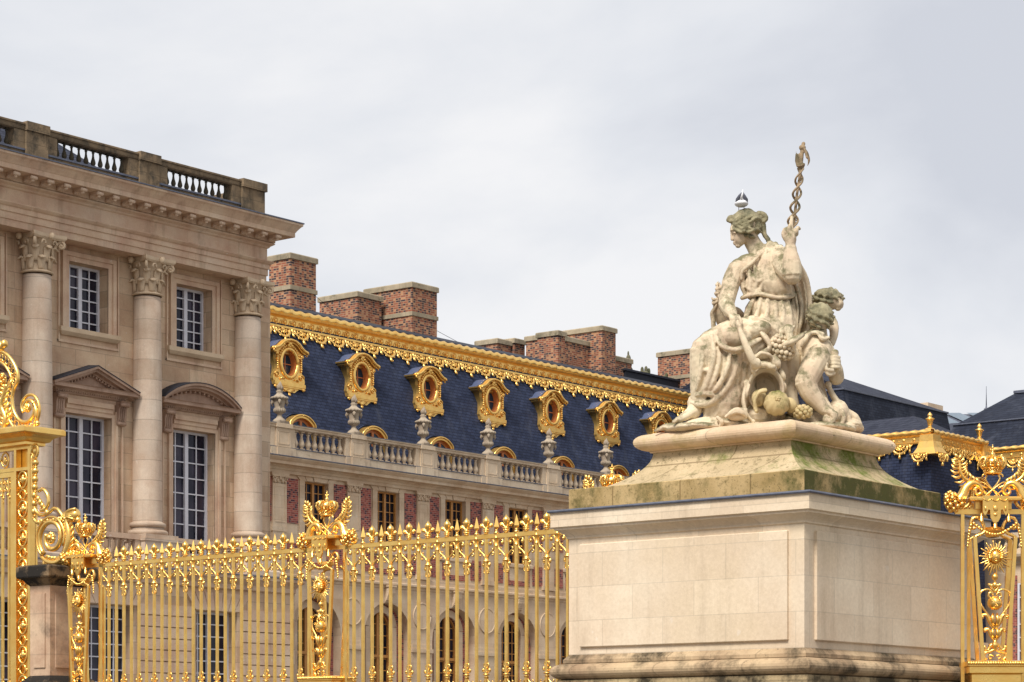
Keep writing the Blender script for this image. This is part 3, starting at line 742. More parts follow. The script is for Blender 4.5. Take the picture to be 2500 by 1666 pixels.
# round dormers
def polar(outline, cx, cz, ang):
    dx, dz = cos(ang), sin(ang); best = 9
    for (x1, z1), (x2, z2) in zip(outline, outline[1:]+outline[:1]):
        ex, ez = x2-x1, z2-z1; den = dx*ez-dz*ex
        if abs(den) < 1e-9: continue
        t = ((x1-cx)*ez-(z1-cz)*ex)/den; u = ((x1-cx)*dz-(z1-cz)*dx)/den
        if t > 0 and -1e-6 <= u <= 1+1e-6: best = min(best, t)
    return cx+dx*best, cz+dz*best
HALF = [(0,.93),(.22,.90),(.42,.81),(.57,.67),(.70,.58),(.90,.52),(.92,.44),(.80,.38),(.74,.32),(.72,.1),(.66,-.12),(.68,-.28),(.82,-.42),(.90,-.6),(.88,-.76),(.84,-.80),(.84,-.93),(.62,-.97),(.5,-1.02),(.36,-1.12),(.18,-1.26),(0,-1.30)]
OUT = HALF+[(-x, z) for x, z in HALF[-2:0:-1]]
def make_dormer(parent, loc, rz=0):
    K = 48; ring = [2*pi*k/K for k in range(K)]
    m = MB(); D = .16
    inn = [(.40*cos(a), .50*sin(a)) for a in ring]; outp = [polar(OUT, 0, 0, a) for a in ring]
    # insert outline corner fidelity by using more rays
    vs = [(x,-D,z) for x, z in inn]+[(x,-D,z) for x, z in outp]+[(x,0,z) for x, z in outp]
    fs = [(k, (k+1) % K, (k+1) % K+K, k+K) for k in range(K)]+[(k+K, (k+1) % K+K, (k+1) % K+2*K, k+2*K) for k in range(K)]
    m.add(vs, fs)
    m.tube([(.465*cos(2*pi*k/28), -D-.02, .575*sin(2*pi*k/28)) for k in range(29)], .085, 7, True, .8, up=(0,1,0))
    top = [(x, z) for x, z in HALF[:7]]; top = [(-x, z) for x, z in top[::-1]]+top[1:]
    for off, r, dy in ((0, .055, .20), (-.07, .045, .12), (.03, .04, .05)): m.tube([(x, -D-dy+.04, z+off) for x, z in top], r, 5, up=(0,1,0))
    m.add([(x, -D-.2, z+.03) for x, z in top]+[(x, .1, z+.03) for x, z in top], [(i, i+1, i+1+len(top), i+len(top)) for i in range(len(top)-1)])
    m.box(-.86, .86, -D-.08, 0, -.93, -.78); m.box(-.80, .80, -D-.05, 0, -.99, -.93)
    for sg in (-1, 1):
        sp = [(sg*(.68+.15*(1-k/16)*cos(k*.6)), -D-.03, -.53+.15*(1-k/16)*sin(k*.6)) for k in range(15)]; m.tube(sp, .03, 5)
        for k in range(7): m.ball((sg*(.66-.0*k), -D-.04, .28-.09*k), .045+.012*(k % 2), .04, .05, 6, 4)
        for k in range(6): a = pi/2-sg*(.35+.17*k); m.ball((.60*cos(a)*1.0, -D-.05, .70*sin(a)), .05+.01*(k % 2), .045, .05, 6, 4)
        m.ball((sg*.70, -D-.04, .33), .09, .06, .08); m.ball((sg*.78, -D-.03, -1.0), .09, .07, .07); m.tube([(sg*.28,-D-.03,-.66),(sg*.42,-D-.04,-.60),(sg*.50,-D-.03,-.70)], .035, 5)
    m.ball((0, -D-.07, .78), .12, .08, .11); m.ball((.1, -D-.07, .70), .07); m.ball((-.1, -D-.07, .70), .07); m.ball((0,-D-.05,.66), .06)
    m.ball((0, -D-.02, -1.14), .13, .07, .09); m.ball((0, -D-.02, -1.27), .08, .06, .08); m.ball((0, -D-.02, -1.37), .04, .04, .06)
    m.tube([(-.30,-D-.02,-1.06),(-.15,-D-.03,-1.13),(0,-D-.04,-1.05),(.15,-D-.03,-1.13),(.30,-D-.02,-1.06)], .035, 5)
    d = m.build('round_dormer', M['goldr'], parent, loc=loc); d.rotation_euler = (0, 0, rz)
    # cheeks running back into the roof
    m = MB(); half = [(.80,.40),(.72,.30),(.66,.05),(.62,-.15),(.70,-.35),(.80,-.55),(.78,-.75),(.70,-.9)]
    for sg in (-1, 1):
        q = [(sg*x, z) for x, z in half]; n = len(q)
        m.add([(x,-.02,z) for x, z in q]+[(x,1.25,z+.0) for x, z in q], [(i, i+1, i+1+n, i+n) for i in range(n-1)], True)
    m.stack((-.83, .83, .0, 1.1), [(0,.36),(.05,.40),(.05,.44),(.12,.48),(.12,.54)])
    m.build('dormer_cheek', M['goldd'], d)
    m = MB(); tt = [(x, z+.06) for x, z in top]; n = len(tt)
    m.add([(x,-.05,z) for x, z in tt]+[(x,1.35,z) for x, z in tt], [(i, i+1, i+1+n, i+n) for i in range(n-1)], True); m.build('dormer_roof', M['leadb'], d)
    m = MB(); m.add([(.40*cos(a),-D,.50*sin(a)) for a in ring]+[(.36*cos(a),.10,.46*sin(a)) for a in ring], [(k, (k+1) % K, (k+1) % K+K, k+K) for k in range(K)], True)
    m.box(-.018, .018, .07, .10, -.45, .45); m.box(-.37, .37, .072, .098, -.018, .018)
    fr = m.build('window_frame', M['oran'], d)
    m = MB(); m.add([(.365*cos(a),.102,.465*sin(a)) for a in ring], [list(range(K))]); m.build('window_pane', M['glasst'], fr)
    return d
dm = make_dormer(wing, (70.98-80, 1.86, 17.75)); dm.scale = (1.06, 1, 1.03)
for k in range(1, 8): copy_part(dm, wing, (70.98+4.45*k-80, 1.86, 17.75))
# low arched dormers behind the balustrade
def arch_pts(w, h, rise, K=12):
    w2 = w/2; R = (w2*w2+rise*rise)/(2*rise); th = math.asin(min(1, w2/R)); return [(-w2, 0)]+[(R*sin(-th+2*th*k/K), h-R+R*cos(-th+2*th*k/K)) for k in range(K+1)]+[(w2, 0)]
def make_lucarne(parent, loc):
    o = arch_pts(1.54, 1.88, .36); i = arch_pts(1.24, 1.74, .30); n = len(o)
    m = MB(); vs = []
    for pts, y in ((o,-.06),(i,-.06),(i,.12),(o,.3)): vs += [(x,y,z) for x, z in pts]
    m.add(vs, [(k, k+1, k+1+n, k+n) for k in range(n-1)]+[(k+n, k+1+n, k+1+2*n, k+2*n) for k in range(n-1)]+[(k, k+1, k+1+3*n, k+3*n) for k in range(n-1)])
    m.tube([(x,-.07,z) for x, z in arch_pts(1.50, 1.86, .35)], .045, 5, up=(0,1,0))
    d = m.build('arched_dormer', M['goldr'], parent, loc=loc)
    m = MB(); q = arch_pts(1.66, 1.95, .38)[1:-1]; n = len(q)
    m.add([(x,.28,z) for x, z in q]+[(x,1.6,z) for x, z in q], [(k, k+1, k+1+n, k+n) for k in range(n-1)], True)
    m.add([(q[0][0],.3,0),(q[0][0],1.3,0),(q[0][0],1.3,q[0][1]),(q[0][0],.3,q[0][1])], [(0,1,2,3)]); m.build('dormer_roof', M['leadb'], d)
    m = MB(); i = arch_pts(1.24, 1.74, .30); j = arch_pts(1.02, 1.62, .26); n = len(i)
    m.add([(x,.10,z) for x, z in i]+[(x,.10,z) for x, z in j], [(k, k+1, k+1+n, k+n) for k in range(n-1)]); m.box(-.06, .06, .05, .12, 0, 1.62)
    f = m.build('window_frame', M['oran'], d)
    m = MB(); m.add([(x,.125,z) for x, z in i], [list(range(n))]); m.build('window_pane', M['glasst'], f)
    return d
lu = make_lucarne(wing, (71.01-80, 1.0, 13.68))
for k in range(1, 7): copy_part(lu, wing, (71.01+BAY*k-80, 1.0, 13.68))
# chimneys
def chimney(r, z0, z1, bands=(), step=True):
    m = MB(); m.stack(r, [(0,z0-1.0),(0,z1-.25)]); c = m.build('chimney', M['chim'], wing, world=True)
    m = MB(); m.stack(r, [(.0,z1-.26),(.07,z1-.25),(.07,z1-.04),(.04,z1)])
    m.build('chimney_cap', M['para2'], c, world=True)
    for b in bands: m = MB(); m.stack(r, [(.0,b-.1),(.05,b-.09),(.05,b+.09),(.0,b+.1)]); m.build('stone_band', M['para2'], c, world=True)
    if step: m = MB(); m.stack(r, [(.08,z0-.6),(.08,z0+.12),(.0,z0+.2)]); m.build('stone_foot', M['wplinth'], c, world=True)
    return c
M['para2'] = stone('chimney_cap_stone', srgb(178, 164, 140), srgb(140, 130, 110), (1.3, 4), .6, .2, stain=srgb(92, 90, 70), stain_r=(.55, .7))
chimney((73.85, 75.45, 71.4, 72.68), 20.4, 23.17, (21.68,))
chimney((79.87, 81.5, 73, 75.36), 20.6, 22.62)
chimney((81.81, 83.56, 71.4, 74.27), 20.4, 23.15, (21.7,))
chimney((91.93, 93.0, 74.6, 75.96), 20.4, 22.3, step=False)
chimney((93.1, 93.95, 74.45, 75.6), 20.4, 22.45, step=False)
chimney((92.72, 93.3, 71.4, 72.68), 20.4, 22.45)
chimney((96.38, 97.54, 71.4, 73.82), 20.4, 23.2)
chimney((93.25, 96.4, 72.2, 73.82), 20.4, 22.47)
chimney((97.54, 100.3, 72.4, 73.6), 20.4, 22.1, step=False)
chimney((104.49, 106.2, 71.4, 73.69), 20.4, 23.13, (21.68,))
m = MB(); m.box(99.6, 104.4, 72.3, 73.5, 20.4, 21.42); m.box(99.5, 104.5, 72.2, 73.6, 21.42, 21.52); m.build('lead_parapet', M['leadd'], wing, world=True)
m = MB(); m.tube([(75.4,71.9,21.9),(79.9,74,21.5)], .012, 4); m.tube([(83.6,72,21.45),(91.9,74.6,21.05)], .012, 4); m.build('lightning_cable', M['leadd'], wing, world=True)
# roof sculptures beside the chimney
def lumps(name, loc, spec, lbl, mat):
    m = MB()
    for c, r in spec: m.ball(c, *r, n=9, m=7)
    o = m.build(name, mat, None); o.location = loc; tag(o, lbl, 'sculpture'); return o
M['dmoss'] = stone('mossy_sculpture_stone', srgb(120, 116, 92), srgb(78, 76, 66), None, stain=srgb(54, 62, 34), stain_r=(.45, .6))
lumps('roof_sculpture', (98.75, 72.9, 22.1), [((0,0,.2),(.38,.3,.28)),((.05,0,.45),(.30,.26,.24)),((.28,0,.62),(.26,.22,.14)),((-.2,0,.4),(.24,.2,.24)),((.1,0,.66),(.3,.24,.14))], 'mossy green lump of sculpture on top of the low brick chimney', M['dmoss'])
lumps('roof_finial', (100.7, 72.9, 21.5), [((0,0,.15),(.25,.25,.2)),((0,0,.42),(.2,.2,.26)),((.02,0,.72),(.13,.13,.24)),((.0,0,.98),(.05,.05,.16))], 'pointed grey stone finial beside the low brick chimney', M['dmoss'])
lumps('roof_trophy', (102.2, 72.9, 21.5), [((0,0,.12),(.4,.25,.16)),((-.25,0,.26),(.08,.1,.22)),((.1,0,.34),(.1,.1,.22)),((.35,0,.28),(.08,.1,.2))], 'small spiky grey roof ornament in the dip left of the last chimney', M['dmoss'])
lumps('roof_trophy', (103.9, 72.9, 21.5), [((0,0,.08),(.3,.2,.12)),((.15,0,.2),(.2,.12,.08)),((.28,0,.3),(.08,.1,.12))], 'low leaning grey roof ornament nearest the last chimney', M['dmoss'])
# urns on the balustrade
def urn():
    m = MB(); m.box(-.30, .30, -.30, .30, 0, .09)
    m.lathe(0, 0, [(.27,.09),(.25,.15),(.13,.24),(.09,.34),(.10,.38),(.17,.42),(.225,.50),(.235,.58),(.20,.64),(.20,.68),(.23,.86),(.25,.96),(.33,.98),(.35,1.02),(.33,1.07),(.22,1.12),(.15,1.18),(.11,1.24),(.14,1.28),(.14,1.32),(.09,1.33),(.11,1.36)], 20)
    for k in range(16): a = 2*pi*k/16; m.ball((.32*cos(a), .32*sin(a), 1.03), .05, .05, .05, 5, 4); m.ball((.215*cos(a), .215*sin(a), .53), .04, .04, .09, 5, 4)
    for a in (pi*.25, pi*.75, pi*1.25, pi*1.75):
        c, s_ = cos(a), sin(a); m.ball((.27*c, .27*s_, .88), .08, .08, .10, 6, 5); m.ball((.31*c, .31*s_, .82), .045, .045, .05, 5, 4)
        m.tube([(.30*c,.30*s_,.93),(.34*c,.34*s_,.84),(.27*c,.27*s_,.70)], .03, 4)
    return m
u = urn().build('stone_urn', M['urn'])
m = MB()
rr = random.Random(3)
for k in range(13):
    a = k*2.4; r = .07*(k % 3)/2+.015; t = .16+.2*rr.random(); m.tube([(r*cos(a), r*sin(a), 1.34), (1.5*r*cos(a), 1.5*r*sin(a), 1.36+t*.5), (.7*r*cos(a+.6), .7*r*sin(a+.6), 1.36+t)], [.05, .045, .006], 5)
m.build('flame', M['urn'], u)
ul = ['stone urn with carved flame on the parapet pier next to the pavilion corner', 'stone urn with carved flame on the second parapet pier from the pavilion', 'stone urn with carved flame on the middle parapet pier, third from the pavilion', 'stone urn with carved flame on the fourth parapet pier from the pavilion', 'stone urn with carved flame on the fifth parapet pier from the pavilion', 'stone urn with carved flame just above the gilded crown beside the big pedestal']
for k in range(6):
    loc = (PC[k], BY+.2, 14.876)
    if k == 0: u.location = loc; tag(u, ul[0], 'urn', 'urns along the balustrade')
    else: copy_tree(u, loc, ul[k])

# ================================================================ buildings at the end of the court (right)
b1 = empty('slate_roofed_block', (110, 66, 0), 'dark slate mansard block behind the statue on the right', 'palace')
m = MB(); m.stack((104.3, 115.2, 62.4, 74), [(0,0),(0,12.0)]); m.build('wall', M['wing'], b1, world=True)
m = MB(); m.stack((104.3, 115.2, 62.1, 74), [(1.2,12.0),(.0,20.02)]); m.build('steep_roof', M['slate2'], b1, world=True)
m = MB(); m.stack((104.3, 115.2, 62.1, 74), [(.04,20.0),(.07,20.02),(.07,20.1),(.0,20.12)]); m.build('roof_edge', M['lead'], b1, world=True)
m = MB(); A = [(104.3,62.1,20.1),(115.2,62.1,20.1),(115.2,74,20.1),(104.3,74,20.1),(103.0,66.2,21.45),(109.5,66.2,21.45)]
m.add([(104.3,62.1,20.1),(115.2,62.1,20.1),(115.2,74,20.1),(104.3,74,20.1),(104.3,66.2,21.95),(108.8,66.2,21.95),(104.3,70,21.95),(108.8,70,21.95)], [(0,1,5,4),(1,2,7,5),(2,3,6,7),(4,5,7,6),(0,4,6,3)]); m.build('upper_roof', M['slate3'], b1, world=True)
b2 = empty('corner_pavilion', (102, 58, 0), 'small slate roofed corner pavilion with gilded band, tassels and corner finials', 'pavilion')
RB = (99.7, 104.9, 54.6, 62.3)
m = MB(); m.stack(RB, [(.12,7.0),(.0,16.3)]); m.build('steep_roof', M['slate'], b2, world=True)
m = MB(); m.stack(RB, [(.2,0),(.2,7.0)]); m.build('wall', M['wing'], b2, world=True)
m = MB(); m.add([(99.7,54.6,16.7),(104.9,54.6,16.7),(104.9,62.3,16.7),(99.7,62.3,16.7),(102.0,56.8,17.95),(102.6,56.8,17.95),(102.0,60,17.95),(102.6,60,17.95)], [(0,1,5,4),(1,2,7,5),(2,3,6,7),(0,4,6,3),(4,5,7,6)]); m.build('upper_roof', M['slate3'], b2, world=True)
def gold_band(parent, r, zt, name='gilded_roof_band'):
    m = MB(); m.stack(r, [(.04,zt-.55),(.10,zt-.55),(.12,zt-.48),(.08,zt-.46),(.08,zt-.22),(.14,zt-.2),(.2,zt-.16),(.1,zt-.1)])
    x0, x1, y0, y1 = r; pts = []
    for (xa, ya), (xb, yb2) in (((x0-.14,y1),(x0-.14,y0-.14)), ((x0-.14,y0-.14),(x1+.14,y0-.14))):
        n = int(max(abs(xb-xa), abs(yb2-ya))/.09)
        vs = []; fs = []; dx = abs(xb-xa) > abs(yb2-ya)
        for i in range(n+1):
            t = i/n; x = xa+(xb-xa)*t; y = ya+(yb2-ya)*t; s_ = x if dx else -y
            for k in range(8):
                a = 2*pi*k/8; rr_ = .13+.025*sin(2*a-s_*2*pi/.5)
                vs.append((x, y-rr_*cos(a), zt-.04+rr_*sin(a)) if dx else (x-rr_*cos(a), y, zt-.04+rr_*sin(a)))
        for i in range(n):
            for k in range(8): fs.append((i*8+k, i*8+(k+1) % 8, (i+1)*8+(k+1) % 8, (i+1)*8+k))
        m.add(vs, fs, True)
    x = x0+.3
    while x < x1: m.ball((x, y0-.09, zt-.34), .08, .04, .08); x += .55
    y = y0+.3
    while y < y1: m.ball((x0-.09, y, zt-.34), .04, .08, .08); y += .55
    return m.build(name, M['goldr'], parent, world=True)
gb = gold_band(b2, RB, 16.78)
sx0 = swag().build('tasselled_swag', M['goldr'], gb, loc=(101.15-102, 54.52-58, 16.24))
for x in (102.25, 103.35, 104.3): copy_part(sx0, gb, (x-102, 54.52-58, 16.24))
for y in (56.2, 57.3, 58.4, 59.5, 60.6): c_ = copy_part(sx0, gb, (99.62-102, y-58, 16.24)); c_.rotation_euler = (0, 0, -pi/2)
for x in (99.9, 105.0):     # gilded bell drapery on the corners
    m = MB(); m.stack((x-.22, x+.02, 54.58, 54.8), [(.52,15.66),(.50,15.7),(.34,16.0),(.26,16.3),(.24,16.62)])
    c_ = m.build('gilded_corner_drape', M['goldr'], b2, world=True)
    for q, (dx, dy, rz) in enumerate(((.2,-.55,0),(-.72,.35,-pi/2))):
        mm = swag(); o = mm.build('tasselled_swag', M['goldr'], c_, loc=(x-102+dx-.3*(q == 0), 54.6-58+dy+.02, 15.72)); o.rotation_euler = (0,0,rz); o.scale = (.8,1,.9)
def finial(parent, x, y, z):
    m = MB(); m.stack((x-.04, x+.04, y-.04, y+.04), [(.26,z),(.22,z+.04),(.12,z+.2),(.07,z+.24)])
    m.lathe(x, y, [(.07,z+.22),(.13,z+.27),(.07,z+.32),(.10,z+.36),(.14,z+.55),(.17,z+.62),(.21,z+.64),(.21,z+.68),(.10,z+.72),(.08,z+.76),(.12,z+.82),(.10,z+.88),(.03,z+.97),(.0,z+1.0)], 12)
    return m.build('gilded_finial', M['goldr'], parent, world=True)
finial(b2, 99.8, 54.7, 16.72); finial(b2, 104.75, 54.7, 16.72)
d2 = copy_part(dm, b2, (103.4-102, 54.6-58-.35, 13.9))
b3 = empty('court_end_building', (110, 48, 0), 'palace building at far right with slate roof and gilded band', 'palace')
RC = (108.0, 122, 30, 56.4)
m = MB(); m.add([(107.0,56.4,12.4),(107.0,30,12.4),(108.0,30,16.3),(108.0,56.4,16.3)], [(0,1,2,3)]); m.build('steep_roof', M['slate'], b3, world=True)
gold_band(b3, (108.0, 110, 40, 56.4), 16.82)
c0 = swag().build('tasselled_swag', M['goldr'], b3, loc=(107.92-110, 55.6-48, 16.26)); c0.rotation_euler = (0,0,-pi/2)
for k in range(1, 8): copy_part(c0, b3, (107.92-110, 55.6-1.105*k-48, 16.26))
m = MB(); m.add([(108.1,58.6,16.75),(108.1,30,16.75),(109.4,30,18.43),(109.4,58.6,18.43),(113.5,57.2,20.45),(113.5,30,20.45),(116,30,20.4),(116,58,20.4)], [(0,1,2,3),(3,2,5,4),(4,5,6,7)]); m.build('upper_roof', M['slate2'], b3, world=True)
m = MB(); m.tube([(109.36,58.6,18.45),(109.36,30,18.45)], .05, 5); m.box(113.3, 113.7, 30, 57.2, 20.42, 20.56); m.build('roof_edge', M['lead'], b3, world=True)
m = MB(); m.box(113.45,113.5,56.2,56.25,20.5,20.8); m.tube([(113.5,56.6,20.75),(113.5,55.4,20.8)], .03, 4); m.box(113.45,113.5,52.4,52.45,20.5,20.85); m.tube([(113.5,56.2,20.78),(113.5,50,20.9)], .012, 4); m.build('lightning_cable', M['leadd'], b3, world=True)
m = MB(); m.box(107.3, 112, 30, 57, 0, 11.4); m.build('wall', M['wing'], b3, world=True)
m = MB(); m.stack((107.3, 112, 30, 57), [(0,10.9),(.1,11.0),(.1,11.1),(.45,11.3),(.5,11.42),(.5,11.5),(0,11.55)]); m.box(106.95, 107.4, 30, 57, 12.25, 12.5); m.box(106.95, 107.4, 30, 57, 11.5, 11.7)
for k in range(6): m.box(106.9, 107.45, 55.2-4.4*k, 56.0-4.4*k, 11.7, 12.25)
m.build('cornice', M['wingb'], b3, world=True)
bq = None
for k in range(30):
    y = 54.9-.4*k
    if bq is None: bq = baluster_mesh(.55, .12).build('baluster', M['wingb'], b3, loc=(107.17-110, y-48, 11.7))
    else: copy_part(bq, b3, (107.17-110, y-48, 11.7))
for k in range(4):
    y = 53.2-3.4*k
    m = MB(); m.box(107.22, 107.31, y-1.4, y-.75, 5.2, 10.4); m.box(107.22, 107.31, y+.75, y+1.4, 5.2, 10.4); m.build('brick_panel', M['brick'], b3, world=True)
    m = MB(); m.box(107.2, 107.31, y-.6, y+.6, 6.0, 10.0); m.build('window_pane', M['glassw'], b3, world=True)
    m = MB()
    for q in (-.6, -.2, .2, .6): m.box(107.12, 107.21, y+q-.05, y+q+.05, 6, 10)
    for q in range(7): m.box(107.13, 107.2, y-.6, y+.6, 6+q*.66-.03, 6+q*.66+.03)
    m.build('window', M['white'], b3, world=True)
b4 = empty('skylight_roof', (120, 66, 0), 'lead roof with glazed skylight between the far slate roofs', 'roof')
m = MB(); m.add([(118,65.5,20.6),(127,63.0,21.4),(127,61,20.6),(118,63.4,19.6),(118,70,18),(130,61,18)], [(0,1,2,3),(0,3,4),(1,2,5)])
m.stack((118, 132, 60.2, 70), [(0,14),(0,19.9)]); m.build('roof_body', M['lead'], b4, world=True)
m = MB()
for k in range(5):
    a = k/5+.03; b = (k+1)/5-.03; P0 = Vector((118,65.3,20.66)); P1 = Vector((126.5,63.1,21.42)); Q0 = Vector((118,63.8,19.86)); Q1 = Vector((126.5,61.5,20.8))
    m.add([tuple(P0.lerp(P1, a)), tuple(P0.lerp(P1, b)), tuple(Q0.lerp(Q1, b)), tuple(Q0.lerp(Q1, a))], [(0,1,2,3)])
m.build('skylight_glass', simple('pale_skylight_glass', srgb(104, 118, 130), .3), b4, world=True)
b5 = MB(); b5.stack((0, 1.6, 0, 1.6), [(0,-3),(0,.7),(.08,.72),(.08,1.0),(0,1.02)]); o = b5.build('chimney_stack', M['wing'], None); o.location = (120.5, 66.2, 20.6); tag(o, 'small square chimney showing above the roofs at the far right', 'chimney')
an = MB(); an.tube([(0,0,0),(0,0,1.25)], [.035, .012], 5); an.lathe(0, 0, [(.14,-.6),(.14,0),(.05,.08),(.04,.2)], 8); o = an.build('lightning_rod', M['lead'], None); o.location = (118.0, 61.2, 20.5); tag(o, 'thin lightning rod standing on the roof at far right', 'lightning rod')

# ================================================================ big stone pedestal
ped = empty('stone_pedestal', (24.2, 15.4, 0), 'huge cream stone pedestal with panelled sides and a mossy flared block on top', 'pedestal')
PR = (22.29, 26.2, 13.76, 17.0)
def half(z0, z1, d, K=10): return [(d*sin(pi*k/K), z0+(z1-z0)*(1-cos(pi*k/K))/2) for k in range(K+1)]
m = MB(); m.stack(PR, [(.10,0),(.10,2.46),(.04,2.47)]); m.build('base_block', M['base'], ped, world=True)
m = MB(); m.stack(PR, [(.03,2.44)]+[(.03+a, z) for a, z in half(2.465, 2.655, .135)]+[(.05,2.66),(.05,2.70),(0,2.76)], smooth=False); m.build('base_torus', M['torus'], ped, world=True)
m = MB(); m.stack(PR, [(0,2.70),(0,4.15)]); m.build('die', M['pedl'], ped, world=True)
x0, x1, y0, y1 = PR
m = MB(); m.stack((x0-.035, x0+.02, 13.96, 16.82), [(-.008,2.845),(0,2.855),(0,4.045),(-.008,4.055)]); m.build('panel', M['pedl'], ped, world=True)
m = MB(); m.stack((22.50, 26.0, y0-.035, y0+.02), [(-.008,2.845),(0,2.855),(0,4.045),(-.008,4.055)]); m.build('panel', M['pedl'], ped, world=True)
m = MB(); m.stack(PR, [(0,4.12),(.02,4.13),(.02,4.15),(.035,4.17),(.07,4.20),(.11,4.225),(.125,4.23),(.125,4.25),(.155,4.262),(.155,4.437)]); m.build('cornice', M['pedl'], ped, world=True)
m = MB(); m.stack(PR, [(.16,4.438),(.18,4.43),(.188,4.445),(.18,4.462),(-.2,4.50)]); m.build('lead_flashing', M['lead'], ped, world=True)
m = MB(); m.stack((22.29, 25.37, 13.76, 17.0), [(0,4.47),(0,4.705),(-.012,4.715)]); m.build('mossy_plinth', M['moss'], ped, world=True)
CX, CYY = 24.015, 15.37
m = MB(); r = (CX, CX, CYY, CYY)
pf = [(.955+.50*(1-k/14)**2.2, 4.716+.475*k/14) for k in range(15)]
m.stack(r, pf+[(.96,5.20)]); m.build('scotia_block', M['moss2'], ped, world=True)
m = MB(); m.stack(r, [(.985,5.165),(.99,5.18)]+[(.985+a, z) for a, z in half(5.182, 5.385, .145, 12)]+[(.95,5.40)]); m.build('cap_torus', M['pedc'], ped, world=True)
# small pier
sp = empty('stone_pier', (24, 28.1, 0), 'short panelled stone pier with a blackened cap under the gilded scroll at left', 'pier')
SR = (23.62, 24.35, 27.86, 28.32)
m = MB(); m.stack(SR, [(0,0),(0,4.18)]); m.build('shaft', M['smallp'], sp, world=True)
m = MB(); m.stack((23.60, 23.63, 27.96, 28.22), [(0,2.9),(.0,4.02)]); m.stack((23.72, 24.25, 27.84, 27.87), [(0,2.9),(0,4.02)]); m.build('panel', M['smallp'], sp, world=True)
m = MB(); m.stack(SR, [(0,4.14),(.03,4.17),(.09,4.24),(.14,4.26),(.15,4.28),(.15,4.42),(.10,4.45)]); m.build('cap', M['smallc'], sp, world=True)
m = MB(); m.stack(SR, [(.12,0),(.12,2.66),(.05,2.74),(0,2.78)]); m.build('base', M['smallc'], sp, world=True)

# ================================================================ gilded fence
G = M['gold']
def spl(P, n=6):
    P = [Vector(p) for p in P]; P = [P[0]*2-P[1]]+P+[P[-1]*2-P[-2]]; out = []
    for i in range(1, len(P)-2):
        a, b, c, d = P[i-1:i+3]
        for k in range(n):
            t = k/n; out.append(.5*((2*b)+(c-a)*t+(2*a-5*b+4*c-d)*t*t+(3*b-a-3*c+d)*t**3))
    out.append(P[-2]); return [tuple(p) for p in out]
def yz(pts, x=0, sg=1, oy=0, oz=0): return [(x, oy+sg*p[0], oz+p[1]) for p in pts]
def spiral(cy, cz, r0, r1, a0, a1, n=18, x=0, sg=1): return [(x, sg*(cy+(r0+(r1-r0)*k/n)*cos(a0+(a1-a0)*k/n)), cz+(r0+(r1-r0)*k/n)*sin(a0+(a1-a0)*k/n)) for k in range(n+1)]
BW = .017
def bar_mesh(z0, z1, b=BW):
    m = MB(); n = 14; prof = []
    for k in range(n+1): z = z0+(z1-z0)*k/n; prof.append(((.0007 if k % 2 else -.0007), z))
    m.stack((-b, b, -b, b), prof); return m
def pike_mesh():
    m = MB(); m.lathe(0, 0, [(.022,0),(.030,.008),(.030,.018),(.018,.026),(.018,.034),(.024,.040),(.016,.050),(.014,.055)], 8)
    m.lathe(0, 0, [(.014,.05),(.046,.085),(.040,.105),(.020,.175),(.001,.235)], 4, False); return m
def fleur_mesh():
    m = MB(); m.lathe(0, 0, [(.045,0),(.030,.010),(.022,.020),(.040,.030),(.040,.038),(.024,.044),(.042,.052),(.044,.060),(.026,.066),(.018,.075),(.018,.095),(.026,.118),(.038,.145),(.043,.168),(.036,.192),(.018,.212),(.002,.240)], 10)
    for sg in (-1, 1):
        m.tube(spl(yz([(.008,.07),(.030,.09),(.052,.118),(.072,.13),(.082,.118),(.078,.10),(.066,.10)], 0, sg), 3), [.010]+[.014]*6+[.016]*8+[.012]*4, 7)
        m.ball((0, sg*.066, .108), .026, .025, .026, 8, 6)
    return m.xf(lambda v: (v[0]*1.12, v[1]*1.12, v[2]))
def collar_mesh():
    m = MB(); m.lathe(0, 0, [(.028,-.165),(.034,-.16),(.034,-.155),(.030,-.15),(.030,-.065),(.035,-.06),(.035,-.05),(.031,-.045),(.033,.0),(.036,.005),(.036,.013),(.028,.018)][::1], 8); return m
def scroll_mesh(top=True):
    m = MB()
    for sg in (-1, 1):
        m.tube(spl(yz([(.018,-.29),(.030,-.235),(.070,-.19),(.115,-.155),(.135,-.11),(.128,-.055),(.10,-.022),(.070,-.030),(.052,-.060),(.062,-.086),(.082,-.080)], 0, sg), 4), .0125, 6)
        m.ball((0, sg*.070, -.070), .022, .022, .022, 7, 5)
        m.tube(spl(yz([(.085,-.175),(.115,-.19),(.120,-.215),(.100,-.225)], 0, sg), 3), .009, 5); m.ball((0, sg*.100, -.222), .014)
        m.tube(spl(yz([(.11,-.155),(.095,-.135),(.075,-.14)], 0, sg), 3), .008, 5)
        # lower tulip
        m.tube(spl(yz([(.012,-.31),(.050,-.325),(.062,-.345),(.050,-.368),(.036,-.36)], 0, sg), 3), .012, 5); m.ball((0, sg*.045, -.345), .019)
        m.tube(spl(yz([(.010,-.32),(.020,-.37),(.040,-.41),(.038,-.45),(.018,-.455),(.012,-.42)], 0, sg), 3), .010, 5)
    m.box(-.012, .012, -.052, .052, -.066, -.052)
    m.lathe(0, 0, [(.032,-.315),(.052,-.308),(.054,-.298),(.036,-.29),(.036,-.275),(.03,-.27)], 9)
    m.box(-.010, .010, -.135, .135, -.012, 0)
    return m
